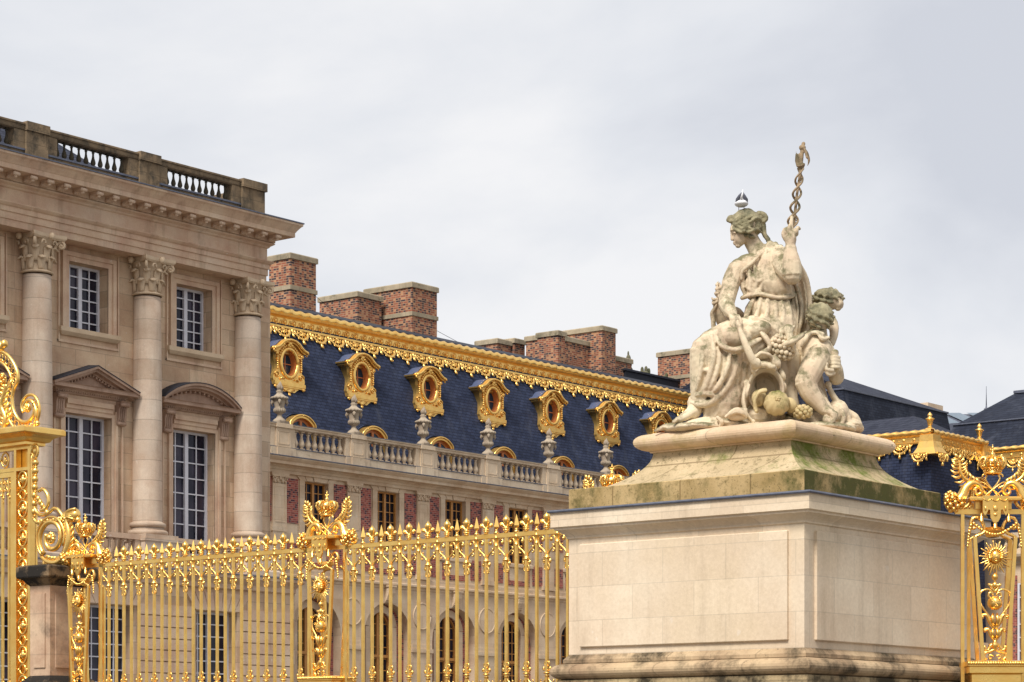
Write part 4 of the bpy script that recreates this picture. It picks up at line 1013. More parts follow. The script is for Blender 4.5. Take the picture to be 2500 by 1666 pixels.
def foot_mesh():
    m = MB()
    for sg in (-1, 1):
        m.tube(spl(yz([(.008,.0),(.034,.03),(.036,.06),(.020,.075),(.008,.06)], 0, sg), 3), .011, 5)
        m.tube(spl(yz([(.010,-.04),(.055,-.035),(.062,-.01),(.044,.004)], 0, sg), 3), .011, 5); m.ball((0, sg*.05, -.012), .018)
        m.tube(spl(yz([(.015,-.12),(.030,-.16),(.070,-.20),(.105,-.235),(.120,-.28),(.105,-.33)], 0, sg), 3), .012, 5); m.tube(spl(yz([(.07,-.2),(.10,-.19),(.11,-.165),(.09,-.155)], 0, sg), 3), .009, 5)
    m.lathe(0, 0, [(.03,-.085),(.048,-.08),(.050,-.07),(.032,-.062)], 8); m.lathe(0, 0, [(.03,-.10),(.036,-.12)], 8); return m
FX = 23.9; RZ = 4.45
def fence(name, y_hi, y_lo, plain, ornate, label, tips, hook=False):
    cy_ = (y_hi+y_lo)/2
    t = empty(name, (FX, cy_, 0), label, 'fence', 'gilded fence sections')
    m = MB(); m.box(-.024, .024, y_lo-cy_, y_hi-cy_, 4.392, RZ-.002)
    if hook: m.tube(spl(yz([(y_lo+.02-cy_,4.42),(y_lo-.10-cy_,4.42),(y_lo-.19-cy_,4.36),(y_lo-.21-cy_,4.28)]), 4), .022, 6)
    m.build('top_rail', G, t); m = MB(); m.box(-.024, .024, y_lo-cy_, y_hi-cy_, 2.30, 2.36); m.box(-.026, .026, y_lo-cy_, y_hi-cy_, 1.0, 1.06); m.build('bottom_rail', G, t)
    m = MB(); m.stack((-.25, .25, y_lo-cy_-.0, y_hi-cy_), [(0,0),(0,.9),(.03,.93),(.03,1.0)]); m.build('stone_footing', M['base'], t)
    first = None
    for k, y in enumerate(plain):
        if first is None:
            b = bar_mesh(1.06, 4.30).build('bar', G, t, loc=(0, y-cy_, 0)); collar_mesh().build('collar', G, b, loc=(0,0,RZ)); pk = pike_mesh().build('pike', G, b, loc=(0,0,RZ)); first = b
        else:
            b = copy_part(first, t, (0, y-cy_, 0))
            if not tips[0](k):
                for ch in list(bpy.data.objects):
                    if ch.parent == b and ch.name.startswith('pike'): bpy.data.objects.remove(ch)
    f2 = None
    for k, y in enumerate(ornate):
        if f2 is None:
            b = bar_mesh(1.06, 4.40).build('ornate_bar', G, t, loc=(0, y-cy_, 0)); scroll_mesh().build('scroll_head', G, b, loc=(0,0,4.40)); foot_mesh().build('scroll_foot', G, b, loc=(0,0,2.70)); f2 = b
        else: b = copy_part(f2, t, (0, y-cy_, 0))
    ff = None; fm = fleur_mesh()
    for k, y in enumerate(ornate):
        if not tips[1](k): continue
        o = [c for c in bpy.data.objects if c.parent and c.parent.parent is None and c.parent == t and c.name.startswith('ornate_bar') and abs(c.location.y-(y-cy_)) < 1e-4][0]
        if ff is None: ff = fm.build('fleur_finial', G, o, loc=(0,0,RZ))
        else: copy_part(ff, o, (0,0,RZ))
    return t
fence('gilded_fence', 22.05, 18.41, [21.74-.333*k for k in range(11)], [21.907-.333*k for k in range(12)], 'gilded railing between the middle crowned pillar and the big stone pedestal', (lambda k: k < 10, lambda k: 0 < k < 11), True)
fence('gilded_fence', 27.05, 22.77, [26.69-.3282*k for k in range(12)], [26.854-.3282*k for k in range(13)], 'gilded railing between the leftmost crowned pillar and the middle one', (lambda k: True, lambda k: 0 < k < 12))

def crown_mesh():
    m = MB(); m.lathe(0, 0, [(.095,0),(.115,.01),(.115,.02),(.100,.025),(.105,.05),(.122,.055),(.125,.068),(.11,.072)], 18)
    for k in range(16): a = 2*pi*k/16; m.ball((.115*cos(a), .115*sin(a), .038), .013, .013, .013, 5, 4)
    for k in range(8):
        a = 2*pi*k/8; c, s_ = cos(a), sin(a)
        m.tube([(r*c, r*s_, z) for r, z in ((.115,.06),(.150,.09),(.172,.13),(.168,.17),(.135,.198),(.085,.200),(.045,.182),(.02,.175))], [.020,.018,.020,.020,.020,.019,.017,.015], 5)
        for r, z in ((.165,.10),(.186,.14),(.172,.185)): m.ball((r*c, r*s_, z), .011, .011, .011, 5, 4)
        a += pi/8; m.ball((.128*cos(a), .128*sin(a), .092), .022, .022, .026, 6, 5); m.ball((.135*cos(a), .135*sin(a), .122), .012)
    m.ball((0,0,.14), .12, .12, .07, 10, 6)
    m.lathe(0, 0, [(.03,.17),(.018,.20),(.03,.215),(.034,.235),(.026,.255),(.012,.262),(.014,.28),(.012,.30)], 8)
    m.ball((0,0,.315), .016, .016, .020); m.ball((0,.028,.29), .014); m.ball((0,-.028,.29), .014); m.ball((0,0,.335), .009, .009, .018); return m
def palm_mesh(sg):
    m = MB(); st = spl(yz([(.0,0),(.08,.03),(.17,.06),(.26,.12),(.30,.20),(.305,.28),(.335,.345),(.375,.35)], 0, sg), 4)
    n = len(st); m.tube(st, [.009+.016*sin(pi*min(1, k/n*1.15)) for k in range(n)], 6)
    for k in range(5, n-2, 2):
        p = Vector(st[k]); t = (Vector(st[k+1])-Vector(st[k-1])).normalized(); nn = Vector((0, -t.z, t.y)); L_ = .078*sin(pi*(k/n)**.8)+.022
        for q in (-1, 1):
            e = p+nn*q*L_+t*L_*.75; md = p+nn*q*L_*.7+t*L_*.2
            m.tube([tuple(p), tuple(md), tuple(e)], [.018, .021, .006], 5)
    return m
def fruit(m, c, R, seed, n=26, r=.028):
    rr = random.Random(seed)
    for k in range(n):
        z = 1-2*(k+.5)/n; a = k*2.4; q = sqrt(1-z*z); s_ = r*(.75+.6*rr.random()); m.ball((c[0]+R*.8*q*cos(a), c[1]+R*q*sin(a), c[2]+R*z), s_, s_, s_, 6, 5)
def horn_mesh(sg):
    m = MB(); P = spl(yz([(.10,.12),(.135,.155),(.18,.145),(.19,.10),(.165,.075),(.13,.09),(.125,.13),(.16,.19),(.23,.205),(.295,.15),(.33,.07),(.37,.0)], 0, sg), 4)
    n = len(P); m.tube(P, [.012+.020*(k/n)+.036*max(0, (k/n-.45))**1.0*1.9 for k in range(n)], 8)
    for q in range(5):
        m.tube([(p[0]-.0+(.02+.055*(k/12))*sin(q*1.25), p[1]+(.02+.045*(k/12))*cos(q*1.25)*sg, p[2]) for k, p in enumerate(P[-13:])], .012, 4)
    return m, (0, sg*.425, -.02)
def sun_mesh():
    m = MB(); m.ball((0,0,0), .048, .062, .080, 12, 9)
    m.ball((-.045,0,-.005), .016, .010, .026, 6, 5)          # nose
    for sg in (-1, 1):
        m.ball((-.036, sg*.024, .015), .010, .013, .007, 6, 4); m.tube([(-.04, sg*.010, .026), (-.038, sg*.028, .032), (-.028, sg*.040, .024)], .005, 4)
        for k in range(6): a = pi/2-sg*(.25+.33*k); m.ball((-.015, .070*cos(a), .080*sin(a)+.01), .026, .024, .022, 6, 5)
    m.tube([(-.042, -.016, -.033), (-.047, 0, -.030), (-.042, .016, -.033)], .006, 4); m.ball((-.036,0,-.052), .014, .018, .014)
    return m
def rays_mesh():
    m = MB()
    for k in range(28):
        a = 2*pi*k/28+.1; L_ = .215 if k % 2 == 0 else .175; ky = .95
        P = []
        for q in range(6):
            r = .06+(L_-.06)*q/5; w_ = .010*sin(q*2.2)*(k % 2); P.append((0, (r*cos(a)-w_*sin(a))*ky*.92, r*sin(a)+w_*cos(a)))
        m.tube(P, [.013,.013,.012,.010,.008,.003], 5)
    return m
def pillar(loc, label, rz=0):
    t = empty('gilded_pillar', loc, label, 'fence pillar', 'crowned gilded fence pillars', rz)
    for sg in (-1, 1):
        for dx in (0,): bar_mesh(2.0, 4.40, .019).build('post', G, t, loc=(dx, sg*.335, 0))
        for xo in (-.13, .16):
            m = MB(); q = .020
            a0, a1 = sg*.225, sg*.135
            m.add([(xo-q,a1-q,2.66),(xo+q,a1-q,2.66),(xo+q,a1+q,2.66),(xo-q,a1+q,2.66),(xo-q,a0-q,4.11),(xo+q,a0-q,4.11),(xo+q,a0+q,4.11),(xo-q,a0+q,4.11)], [(0,1,2,3),(4,5,6,7),(0,1,5,4),(1,2,6,5),(2,3,7,6),(3,0,4,7)])
            m.tube(spl([(xo, sg*.228, 4.105), (xo, sg*.19, 4.13), (xo, sg*.14, 4.15), (xo, sg*.10, 4.19)], 3), .020, 5)
            m.build('inclined_post', G, t)
        bar_mesh(2.66, 4.1, .018).build('post', G, t, loc=(.16, sg*.235, 0))
    m = MB(); m.box(-.024, .024, -.42, .42, 4.392, 4.448); m.build('top_rail', G, t)
    m = MB(); m.stack((-.13, .13, -.26, .26), [(0,4.535),(.02,4.545),(.02,4.57),(.008,4.585)]); m.box(-.05, .05, -.2, .2, 4.448, 4.535)
    for sg in (-1, 1): m.tube(spl(yz([(.40,4.45),(.33,4.46),(.28,4.49),(.25,4.54)], 0, sg), 3), .022, 5)
    m.build('table', G, t)
    m = MB(); o = [(-.14,4.59),(-.14,4.40),(-.115,4.36),(-.09,4.40),(-.08,4.43),(-.06,4.43),(-.055,4.34),(-.03,4.29),(0,4.27)]; o = o+[(-a, z) for a, z in o[-2::-1]]
    vs = [(-.16,y,z) for y, z in o]+[(-.135,y,z) for y, z in o]; n = len(o); m.add(vs, [list(range(n)), list(range(n, 2*n))]+[(i, (i+1) % n, (i+1) % n+n, i+n) for i in range(n)])
    for q in range(3): yy = -.09+.09*q; m.tube(spl([(-.165, yy-.045, 4.555), (-.168, yy, 4.53), (-.165, yy+.045, 4.555)], 3), .007, 4)
    m.ball((-.165,0,4.44), .008, .025, .035); m.ball((-.165,0,4.37), .008, .02, .02); m.ball((-.165,-.11,4.44), .008, .012, .03); m.ball((-.165,.11,4.44), .008, .012, .03)
    m.build('lambrequin', G, t)
    m = MB()
    for yy, zz in ((0,4.25),(-.15,4.33),(.15,4.33)): m.lathe(-.13, yy, [(.018,zz+.06),(.012,zz+.03),(.024,zz+.02),(.022,zz-.03),(.028,zz-.04),(.0,zz-.045)][::-1], 7)
    m.build('tassels', G, t)
    m = MB()   # interlaced monogram
    for sg in (-1, 1):
        m.tube(spl([(-.02*sg, sg*-.10, 4.615), (-.02*sg, sg*-.085, 4.59), (-.02*sg, sg*-.05, 4.60), (0, sg*-.02, 4.66), (.02*sg, sg*.04, 4.74), (.02*sg, sg*.075, 4.81), (.02*sg, sg*.06, 4.85), (0, sg*.10, 4.86), (0, sg*.115, 4.83)], 4), .011, 5)
        m.tube(spl([(.015, sg*.02, 4.60), (.015, sg*.06, 4.63), (0, sg*.12, 4.69), (0, sg*.155, 4.72), (0, sg*.15, 4.76), (0, sg*.11, 4.765), (-.015, sg*.06, 4.73), (-.015, sg*.0, 4.68), (-.01, sg*-.06, 4.63), (-.01, sg*-.08, 4.60)], 4), .010, 5)
    m.build('monogram', G, t)
    cw = crown_mesh(); cw.xf(lambda v: (v[0]*.84, v[1]*.84, v[2])); cw.build('crown', G, t, loc=(0,0,4.86))
    for sg in (-1, 1):
        palm_mesh(sg).build('palm_leaf', G, t, loc=(0, sg*.06, 4.70))
        hm, c = horn_mesh(sg); h = hm.build('cornucopia', G, t, loc=(0, 0, 4.55))
        m = MB(); fruit(m, c, .10, 5+sg, 34, .026); fruit(m, (c[0], c[1]+sg*.04, c[2]+.07), .06, 9, 10, .022); m.build('fruit_bunch', G, h)
        m = MB(); m.tube(spl([(-.05, sg*.10, 4.20), (-.05, sg*.115, 4.27), (-.05, sg*.17, 4.345), (-.05, sg*.23, 4.335), (-.05, sg*.255, 4.27), (-.05, sg*.235, 4.22), (-.05, sg*.20, 4.23)], 4), .020, 6); m.build('side_scroll', G, t)
        m = MB()
        for k in range(9): u_ = k/8; m.ball((-.13, sg*.235*(1-u_), 4.27-.13*sin(u_*pi/2)), .020+.006*(k % 2), .022, .022, 6, 5)
        for k in range(8): m.ball((-.10, sg*(.26+.035*sin(k/7*pi/2)), 4.25-.035*k), .024-.0017*k, .024-.0017*k, .024, 6, 5)
        m.build('garland', G, t)
    m = MB(); m.lathe(0, 0, [(.07,4.12),(.10,4.18),(.14,4.19),(.14,4.21),(.12,4.215),(.12,4.235),(.06,4.24)], 4, False); m.build('capital', G, t)
    r_ = rays_mesh().build('sun_rays', G, t, loc=(-.13,0,3.87)); sun_mesh().build('sun_face', G, r_, loc=(-.03,0,.01))
    m = MB(); m.lathe(-.12, 0, [(.008,3.70),(.012,3.68),(.034,3.665),(.036,3.64),(.026,3.615),(.01,3.60),(.012,3.58),(.02,3.57)][::-1], 9)
    for sg in (-1, 1):
        m.tube(spl([(-.12, 0, 3.47), (-.12, sg*.03, 3.51), (-.12, sg*.05, 3.555), (-.12, sg*.07, 3.55)], 3), .018, 5); m.ball((-.12, sg*.035, 3.545), .024, .026, .022)
    m.ball((-.12,0,3.55), .03, .03, .04); m.build('vase_stem', G, t)
    m = MB()
    for sg in (-1, 1):
        m.tube(spl([(-.12, sg*.045, 3.40), (-.12, sg*.07, 3.42), (-.12, sg*.06, 3.46), (-.12, sg*.035, 3.455), (-.12, sg*.02, 3.43), (-.12, sg*.04, 3.48), (-.12, sg*.09, 3.50), (-.12, sg*.15, 3.475), (-.12, sg*.172, 3.41), (-.12, sg*.155, 3.32), (-.12, sg*.09, 3.22), (-.12, sg*.03, 3.13)], 4), .013, 6)
    m.build('heart_scroll', G, t)
    m = MB(); m.ball((-.12,0,3.34), .085, .085, .085, 14, 10)
    for a, b in ((-.035,.03),(.035,.03),(0,-.035)):
        for dy, dz in ((0,.014),(.012,-.004),(-.012,-.004)): m.ball((-.12-.078, a+dy, 3.34+b+dz), .012, .009, .011, 5, 4)
    m.build('globe', G, t)
    m = MB()
    for z, s_ in ((3.16, 1.0), (3.0, .8)):
        for sg in (-1, 1):
            m.tube(spl([(-.12, 0, z-.12*s_), (-.12, sg*.05*s_, z-.06*s_), (-.12, sg*.07*s_, z), (-.12, sg*.10*s_, z+.045*s_), (-.12, sg*.14*s_, z+.03*s_), (-.12, sg*.13*s_, z)], 3), [.02]*4+[.024]*6+[.018]*5+[.012], 5)
            m.tube([(-.13, sg*.015, z-.09*s_), (-.14, sg*.03, z), (-.13, sg*.02, z+.06*s_)], [.018,.026,.012], 5)
    m.lathe(-.12, 0, [(.02,2.78),(.035,2.83),(.045,2.86),(.02,2.885),(.03,2.90)], 8)
    for sg in (-1, 1):
        m.tube(spl([(-.12, sg*.01, 2.86), (-.12, sg*.05, 2.84), (-.12, sg*.07, 2.79), (-.12, sg*.11, 2.80), (-.12, sg*.115, 2.84)], 3), .020, 5)
        m.tube(spl([(-.12, 0, 2.80), (-.12, sg*.06, 2.77), (-.12, sg*.105, 2.76), (-.12, sg*.12, 2.71), (-.12, sg*.09, 2.675)], 3), .018, 5); m.tube(spl([(-.12, sg*.015, 2.72), (-.12, sg*.05, 2.735), (-.12, sg*.06, 2.70), (-.12, sg*.035, 2.69)], 3), .011, 5)
    m.build('leaf_stem', G, t)
    m = MB(); m.stack((-.2, .2, -.27, .27), [(0,1.9),(0,2.5),(.03,2.52),(.03,2.59),(.05,2.60),(.05,2.655),(.0,2.665)])
    for k in range(24): m.ball((-.25, -.31+.027*k, 2.63), .014, .017, .022, 6, 4)
    for k in range(18): m.ball((-.24+.027*k, -.32, 2.63), .017, .014, .022, 6, 4)
    m.build('beaded_base', G, t)
    m = MB(); m.stack((-.27, .27, -.36, .36), [(0,0),(0,1.86),(-.05,1.9)]); m.build('stone_footing', M['base'], t)
    return t
p0 = pillar((FX, 22.41, 0), 'crowned gilded pillar in the middle of the fence, between the two railings')
def pc(loc, label, rz=0): return copy_tree(p0, loc, label, rz)
pc((FX, 27.38, 0), 'crowned gilded pillar beside the short stone pier at left')
pc((FX, 17.55, 0), 'crowned gilded pillar mostly hidden behind the big pedestal, its crown showing over the plinth')
q = pc((25.32, 13.05, .02), 'crowned gilded pillar at the right edge, in front of the big pedestal', radians(39))
q.scale = (1.06, 1.06, 1.0)

# ================================================================ gilded gate at left
gate = empty('gilded_gate', (FX, 30, 0), 'tall gilded gate at the left edge with pierced pier, cornice and big scrolls', 'gate')
def gb_(m, name, par=None): return m.build(name, G, par or gate, world=True)
m = MB()
for a, b in ((28.60, 28.655), (28.925, 28.98)): m.box(FX-.05, FX+.05, a, b, .5, 6.34)
m.box(FX+.06, FX+.10, 28.60, 28.98, .5, 6.34); 
for z in (6.29, 5.96): m.box(FX-.05, FX+.05, 28.655, 28.925, z, z+.05)
pier = gb_(m, 'pier_frame')
m = MB(); z = 5.82; k = 0
while z > 2.4:
    if k % 2 == 0:
        m.tube([(FX-.03, 28.79+.10*cos(2*pi*q/14), z+.13*sin(2*pi*q/14)) for q in range(15)], .018, 5, up=(1,0,0))
        m.ball((FX-.03, 28.79, z), .03, .045, .06); m.ball((FX-.03, 28.79, z+.05), .02, .03, .03); m.ball((FX-.03, 28.84, z), .02, .025, .03); m.ball((FX-.03, 28.74, z), .02, .025, .03)
        z -= .225
    else:
        m.tube([(FX-.03, 28.79+.07*cos(2*pi*q/12), z+.075*sin(2*pi*q/12)) for q in range(13)], .014, 5, up=(1,0,0))
        for sg in (-1, 1): m.ball((FX-.03, 28.79+sg*.10, z), .022)
        z -= .225
    k += 1
gb_(m, 'roundels', pier)
m = MB(); m.stack((FX-.12, FX+.2, 28.60, 37), [(0,6.335),(.03,6.345),(.03,6.385),(.08,6.40),(.11,6.45),(.17,6.485),(.24,6.50),(.25,6.51),(.25,6.575),(.23,6.60),(.0,6.64)]); gb_(m, 'cornice')
m = MB()
for z0, z1 in ((6.29,6.335),(5.96,6.02)): m.box(FX-.05, FX+.05, 28.98, 34, z0, z1)
m.box(FX-.045, FX+.045, 28.985, 29.06, .5, 5.955); m.box(FX-.045, FX+.045, 29.06, 34, 5.88, 5.955)
y = 29.22
while y < 33.5:
    m.tube([(FX-.02, y+.085*cos(2*pi*q/14), 6.155+.115*sin(2*pi*q/14)) for q in range(15)], .016, 5, up=(1,0,0)); m.ball((FX-.02, y, 6.15), .03, .035, .07); m.ball((FX-.02, y+.04, 6.14), .02); m.ball((FX-.02, y-.04, 6.14), .02)
    m.tube([(FX-.02, y+.2+.06*cos(2*pi*q/12), 6.155+.08*sin(2*pi*q/12)) for q in range(13)], .013, 5, up=(1,0,0)); m.ball((FX-.02, y+.2, 6.26), .022); m.ball((FX-.02, y+.2, 6.05), .022); m.ball((FX-.02, y+.12, 6.15), .02); m.ball((FX-.02, y+.28, 6.15), .02)
    y += .4
gb_(m, 'pierced_frieze')
bm_ = bar_mesh(.6, 5.88); b0_ = None
for k in range(14):
    y = 29.15+.155*k
    if b0_ is None:
        b0_ = bm_.build('bar', G, gate, loc=(0, y-30, 0)); sm = scroll_mesh(); sm.xf(lambda v: (v[0], v[1]*.50, v[2]*.8)); sm.build('scroll_head', G, b0_, loc=(0,0,5.85))
        fm2 = foot_mesh(); fm2.xf(lambda v: (v[0], v[1]*.5, v[2])); fm2.build('scroll_foot', G, b0_, loc=(0,0,2.72))
    else: copy_part(b0_, gate, (0, y-30, 0))
# bead strip right of the pier
m = MB(); X = FX-.04
m.tube([(X, 28.49+.07*cos(2*pi*q/14), 6.24+.10*sin(2*pi*q/14)) for q in range(15)], .022, 5, up=(1,0,0)); m.ball((X,28.49,6.24), .03, .045, .06)
for k in range(7): m.ball((X, 28.485+.004*k, 6.06-.125*k), .05, .062-.003*k, .055, 9, 7); m.ball((X, 28.485+.004*k, 5.995-.125*k), .03, .05, .016, 7, 4)
m.tube(spl([(X, 28.565, 6.2), (X, 28.56, 5.8), (X, 28.54, 5.5), (X, 28.47, 5.32), (X, 28.33, 5.25), (X, 28.18, 5.27), (X, 28.05, 5.33), (X, 27.95, 5.30), (X, 27.83, 5.18), (X, 27.75, 5.12)], 5), .028, 6)
m.tube(spl([(X, 28.41, 5.62), (X, 28.30, 5.64), (X, 28.20, 5.55), (X, 28.18, 5.42), (X, 28.26, 5.33), (X, 28.36, 5.32)], 5), .030, 6)
for k in range(5): m.ball((X, 28.42-.05*k, 5.28+.10*(4-k)*.55), .035, .045, .05)
gb_(m, 'bead_strip')
# big spiral bracket standing on the pier
br = empty('scroll_bracket', (FX, 28, 4.45), 'big gilded spiral bracket with leaves and shell standing on the short pier', 'bracket'); br['label'] = 'big gilded spiral bracket with leaves and shell on the short stone pier'
def bb_(m, name): return m.build(name, G, br, world=True)
m = MB()
P = spiral(28.10, 4.885, .30, .13, -.9, 2*pi*1.22-.9, 40, X)
m.tube(P, [.040]*len(P), 7); m.tube([(X-.02, p[1], p[2]) for p in spiral(28.10, 4.885, .33, .31, -.9, 3.6, 24, X)], .022, 5)
bb_(m, 'spiral')
m = MB()
for k in range(9):
    a = k*.7; m.ball((X-.01, 28.10+.05*cos(a), 4.885+.06*sin(a)), .04, .038, .038)
m.ball((X-.04,28.10,4.885), .05); bb_(m, 'rosette')
m = MB()
st = spl([(X, 28.35, 4.62), (X, 28.2, 4.53), (X, 28.0, 4.50), (X, 27.83, 4.56), (X, 27.72, 4.75), (X, 27.70, 4.95), (X, 27.75, 5.12), (X, 27.70, 5.22)], 5)
m.tube(st, [.03+.035*sin(pi*k/len(st)) for k in range(len(st))], 7)
for k in range(3, len(st)-3, 2):
    p = Vector(st[k]); t_ = (Vector(st[k+1])-Vector(st[k-1])).normalized(); nn = Vector((0, -t_.z, t_.y))
    for q_ in (-1, 1):
        e_ = p+nn*q_*.10+t_*.10; m.tube([tuple(p), tuple(p+nn*q_*.07+t_*.02), tuple(e_)], [.032,.030,.010], 5)
bb_(m, 'acanthus_leaf')
m = MB(); m.ball((X, 27.60, 5.20), .09, .13, .11, 12, 8)
for k in range(7): a = -.5+.38*k; m.tube(spl([(X-.03, 27.72, 5.16), (X-.09, 27.62+.05*cos(a), 5.20+.06*sin(a)), (X-.05, 27.50+.03*cos(a), 5.18+.11*sin(a)+.0)], 4), .022, 5)
m.ball((X, 27.50, 5.12), .05, .05, .05); bb_(m, 'shell')
m = MB(); m.tube(spl([(X, 28.52, 5.20), (X, 28.44, 5.14), (X, 28.3, 5.13), (X, 28.1, 5.15), (X, 27.9, 5.17)], 4), .030, 6)
for k in range(9): m.ball((X, 28.4-.07*k, 5.14+.015*(k % 2)), .036, .034, .040)
m.tube(spl([(X, 28.50, 5.16), (X, 28.54, 5.24), (X, 28.50, 5.30), (X, 28.46, 5.27)], 4), .018, 5); fruit(m, (X, 27.82, 5.16), .05, 4, 14, .03); bb_(m, 'flower_stem')
m = MB(); fruit(m, (X, 27.78, 4.56), .09, 12, 34, .032); fruit(m, (X, 27.62, 4.60), .06, 3, 18, .026); bb_(m, 'flower_cluster')
# crest scroll above the cornice
m = MB(); O = spl([(X, 29.42, 7.86), (X, 29.25, 7.84), (X, 29.07, 7.72), (X, 28.92, 7.52), (X, 28.90, 7.36), (X, 29.00, 7.22), (X, 29.03, 7.05), (X, 28.98, 6.88), (X, 28.85, 6.74), (X, 28.70, 6.70), (X, 28.56, 6.76), (X, 28.50, 6.88), (X, 28.55, 7.0), (X, 28.66, 7.03), (X, 28.75, 6.96), (X, 28.73, 6.87)], 6)
I = []
n = len(O)
for k in range(n):
    a = Vector(O[max(0, k-1)]); b = Vector(O[min(n-1, k+1)]); t_ = (b-a).normalized(); nn = Vector((0, -t_.z, t_.y)); wd = .16*(1-.75*max(0, (k-n*.55)/(n*.45)))
    I.append(tuple(Vector(O[k])-nn*wd*(-1)))
m.tube(O, .030, 6); m.tube(I, .024, 6)
for k in range(2, n-18, 3):
    c_ = (Vector(O[k])+Vector(I[k]))/2; r_ = (Vector(O[k])-Vector(I[k])).length*.30
    m.tube([(X, c_.y+r_*cos(2*pi*q/9), c_.z+r_*sin(2*pi*q/9)) for q in range(10)], .012, 4, up=(1,0,0))
ck = gb_(m, 'crest_scroll')
m = MB(); m.ball((X, 29.32, 7.93), .07, .09, .09, 10, 8); m.ball((X, 29.22, 7.96), .06, .06, .07); m.ball((X, 29.40, 7.98), .05); gb_(m, 'shell_knob', ck)
m = MB(); m.ball((X, 28.66, 6.92), .04, .07, .08); fruit(m, (X, 28.66, 6.92), .05, 2, 16, .022)
m.tube(spl([(X, 28.52, 6.98), (X, 28.46, 6.86), (X, 28.46, 6.76), (X, 28.50, 6.68)], 4), [.03]*3+[.04]*6+[.03]*4, 6); m.ball((X, 28.44, 6.66), .04, .05, .045); gb_(m, 'volute_leaf', ck)
m = MB(); st = spl([(X, 29.25, 6.62), (X, 29.18, 6.8), (X, 29.28, 7.0), (X, 29.2, 7.2), (X, 29.15, 7.32)], 5); m.tube(st, .05, 6)
for k in range(2, len(st)-1, 2):
    p = Vector(st[k])
    for q_ in (-1, 1): m.tube([tuple(p), (X, p.y+q_*.10, p.z+.05), (X, p.y+q_*.14, p.z+.13)], [.035,.035,.01], 5)
fruit(m, (X, 29.3, 7.42), .08, 7, 24, .03); m.tube(spiral(29.28, 6.78, .20, .05, -1.5, 4.5, 20, X), .025, 5); gb_(m, 'inner_leaf', ck)

# ================================================================ carved stone group on the pedestal
def carved(name, ca, cb, cs, r0, r1, up=.12):
    s = NT(name)
    f = s.noise(3.2, 8, .62); col = s.mix(s.ramp(f, .36, .66), ca, cb)
    v = s.noise(3.6, 9, .72)
    g = s.n('ShaderNodeNewGeometry'); sx = s.n('ShaderNodeSeparateXYZ'); s.l(g.outputs['Normal'], sx.inputs[0])
    a = s.n('ShaderNodeMath', operation='MULTIPLY_ADD'); s.l(sx.outputs[2], a.inputs[0]); a.inputs[1].default_value = up; s.l(v, a.inputs[2])
    col = s.mix(s.ramp(a.outputs[0], r0, r1), col, cs)
    v3 = s.noise(1.0, 6, .7, sc3=(7, 7, 2.2)); col = s.mix(s.ramp(v3, .56, .70), col, s.mix(.6, col, srgb(104, 92, 72)))
    v2 = s.noise(26, 5, .8); col = s.mix(s.ramp(v2, .62, .70), col, s.mix(.55, col, srgb(92, 80, 58)))
    s.bump(s.noise(30, 5, .7), .22, .01)
    return s.done(col, .88)
M['st'] = carved('statue_stone', srgb(220, 204, 174), srgb(196, 174, 148), srgb(116, 110, 82), .52, .66)
M['sthair'] = carved('algae_stained_statue_stone', srgb(176, 164, 132), srgb(130, 124, 96), srgb(66, 68, 52), .46, .64, .06)
M['stmoss'] = carved('mossy_statue_stone', srgb(204, 184, 140), srgb(182, 162, 118), srgb(104, 104, 54), .54, .72)
SZ = 5.39
SCX, SD = 3.004, 28.35
sx_, sy_ = SCX*.6253+SD*.7804, -SCX*.7804+SD*.6253
st_ = empty('statue_group', (sx_, sy_, SZ), 'pale stone group of a seated robed woman with serpent staff, children and fruit', 'statue', rz=-atan2(.7804, .6253))
def Q(px, py, c=0):
    """photo sized sculptor's grid -> local x (right), y (back), z (up) at distance c in front of the middle plane"""
    s = (SD-c)/5800; return ((px-1250)*s-SCX, -c, (1840-py)*s+1.6-SZ)
U = SD/5800
class SB(MB):
    def t(s, pts, r, n=8, flat=1.0, k=4, up=None):
        P = spl([Q(*p) for p in pts], k); m_ = len(P)
        if isinstance(r, (int, float)): R = [r*U]*m_
        else:
            R = []
            for i in range(m_):
                x = i/(m_-1)*(len(r)-1); j = min(int(x), len(r)-2); R.append((r[j]+(r[j+1]-r[j])*(x-j))*U)
        s.tube(P, R, n, True, flat, True, up); s.ball(P[0], R[0]*.95, R[0]*.95, R[0]*.95, 8, 6); s.ball(P[-1], R[-1]*.95, R[-1]*.95, R[-1]*.95, 8, 6); return s
    def fold(s, pts, r, n=8):
        r = r*1.55; s.t([(a, b, c-.066) for a, b, c in pts], [r*.7, r*1.1, r, r*1.15, r*.65], n, .8)
    def e(s, c, rx, rz, ry, tilt=0, n=14):
        s.ball(Q(*c), rx*U, ry*U, rz*U, n, 10, Matrix.Rotation(radians(tilt), 3, 'Y')); return s
    def part(s, name, mat, parent=None, vox=.011, sm=2, disp=.004, dsz=.05):
        o = s.build(name, mat, parent or st_)
        r = o.modifiers.new('remesh', 'REMESH'); r.mode = 'VOXEL'; r.voxel_size = vox; r.use_smooth_shade = True
        q = o.modifiers.new('smooth', 'SMOOTH'); q.factor = .5; q.iterations = sm
        if disp:
            tx = bpy.data.textures.get('carve%.3f' % dsz) or bpy.data.textures.new('carve%.3f' % dsz, 'CLOUDS'); tx.noise_scale = dsz; tx.noise_depth = 2
            d = o.modifiers.new('wear', 'DISPLACE'); d.texture = tx; d.strength = disp; d.mid_level = .5; d.texture_coords = 'LOCAL'
        return o
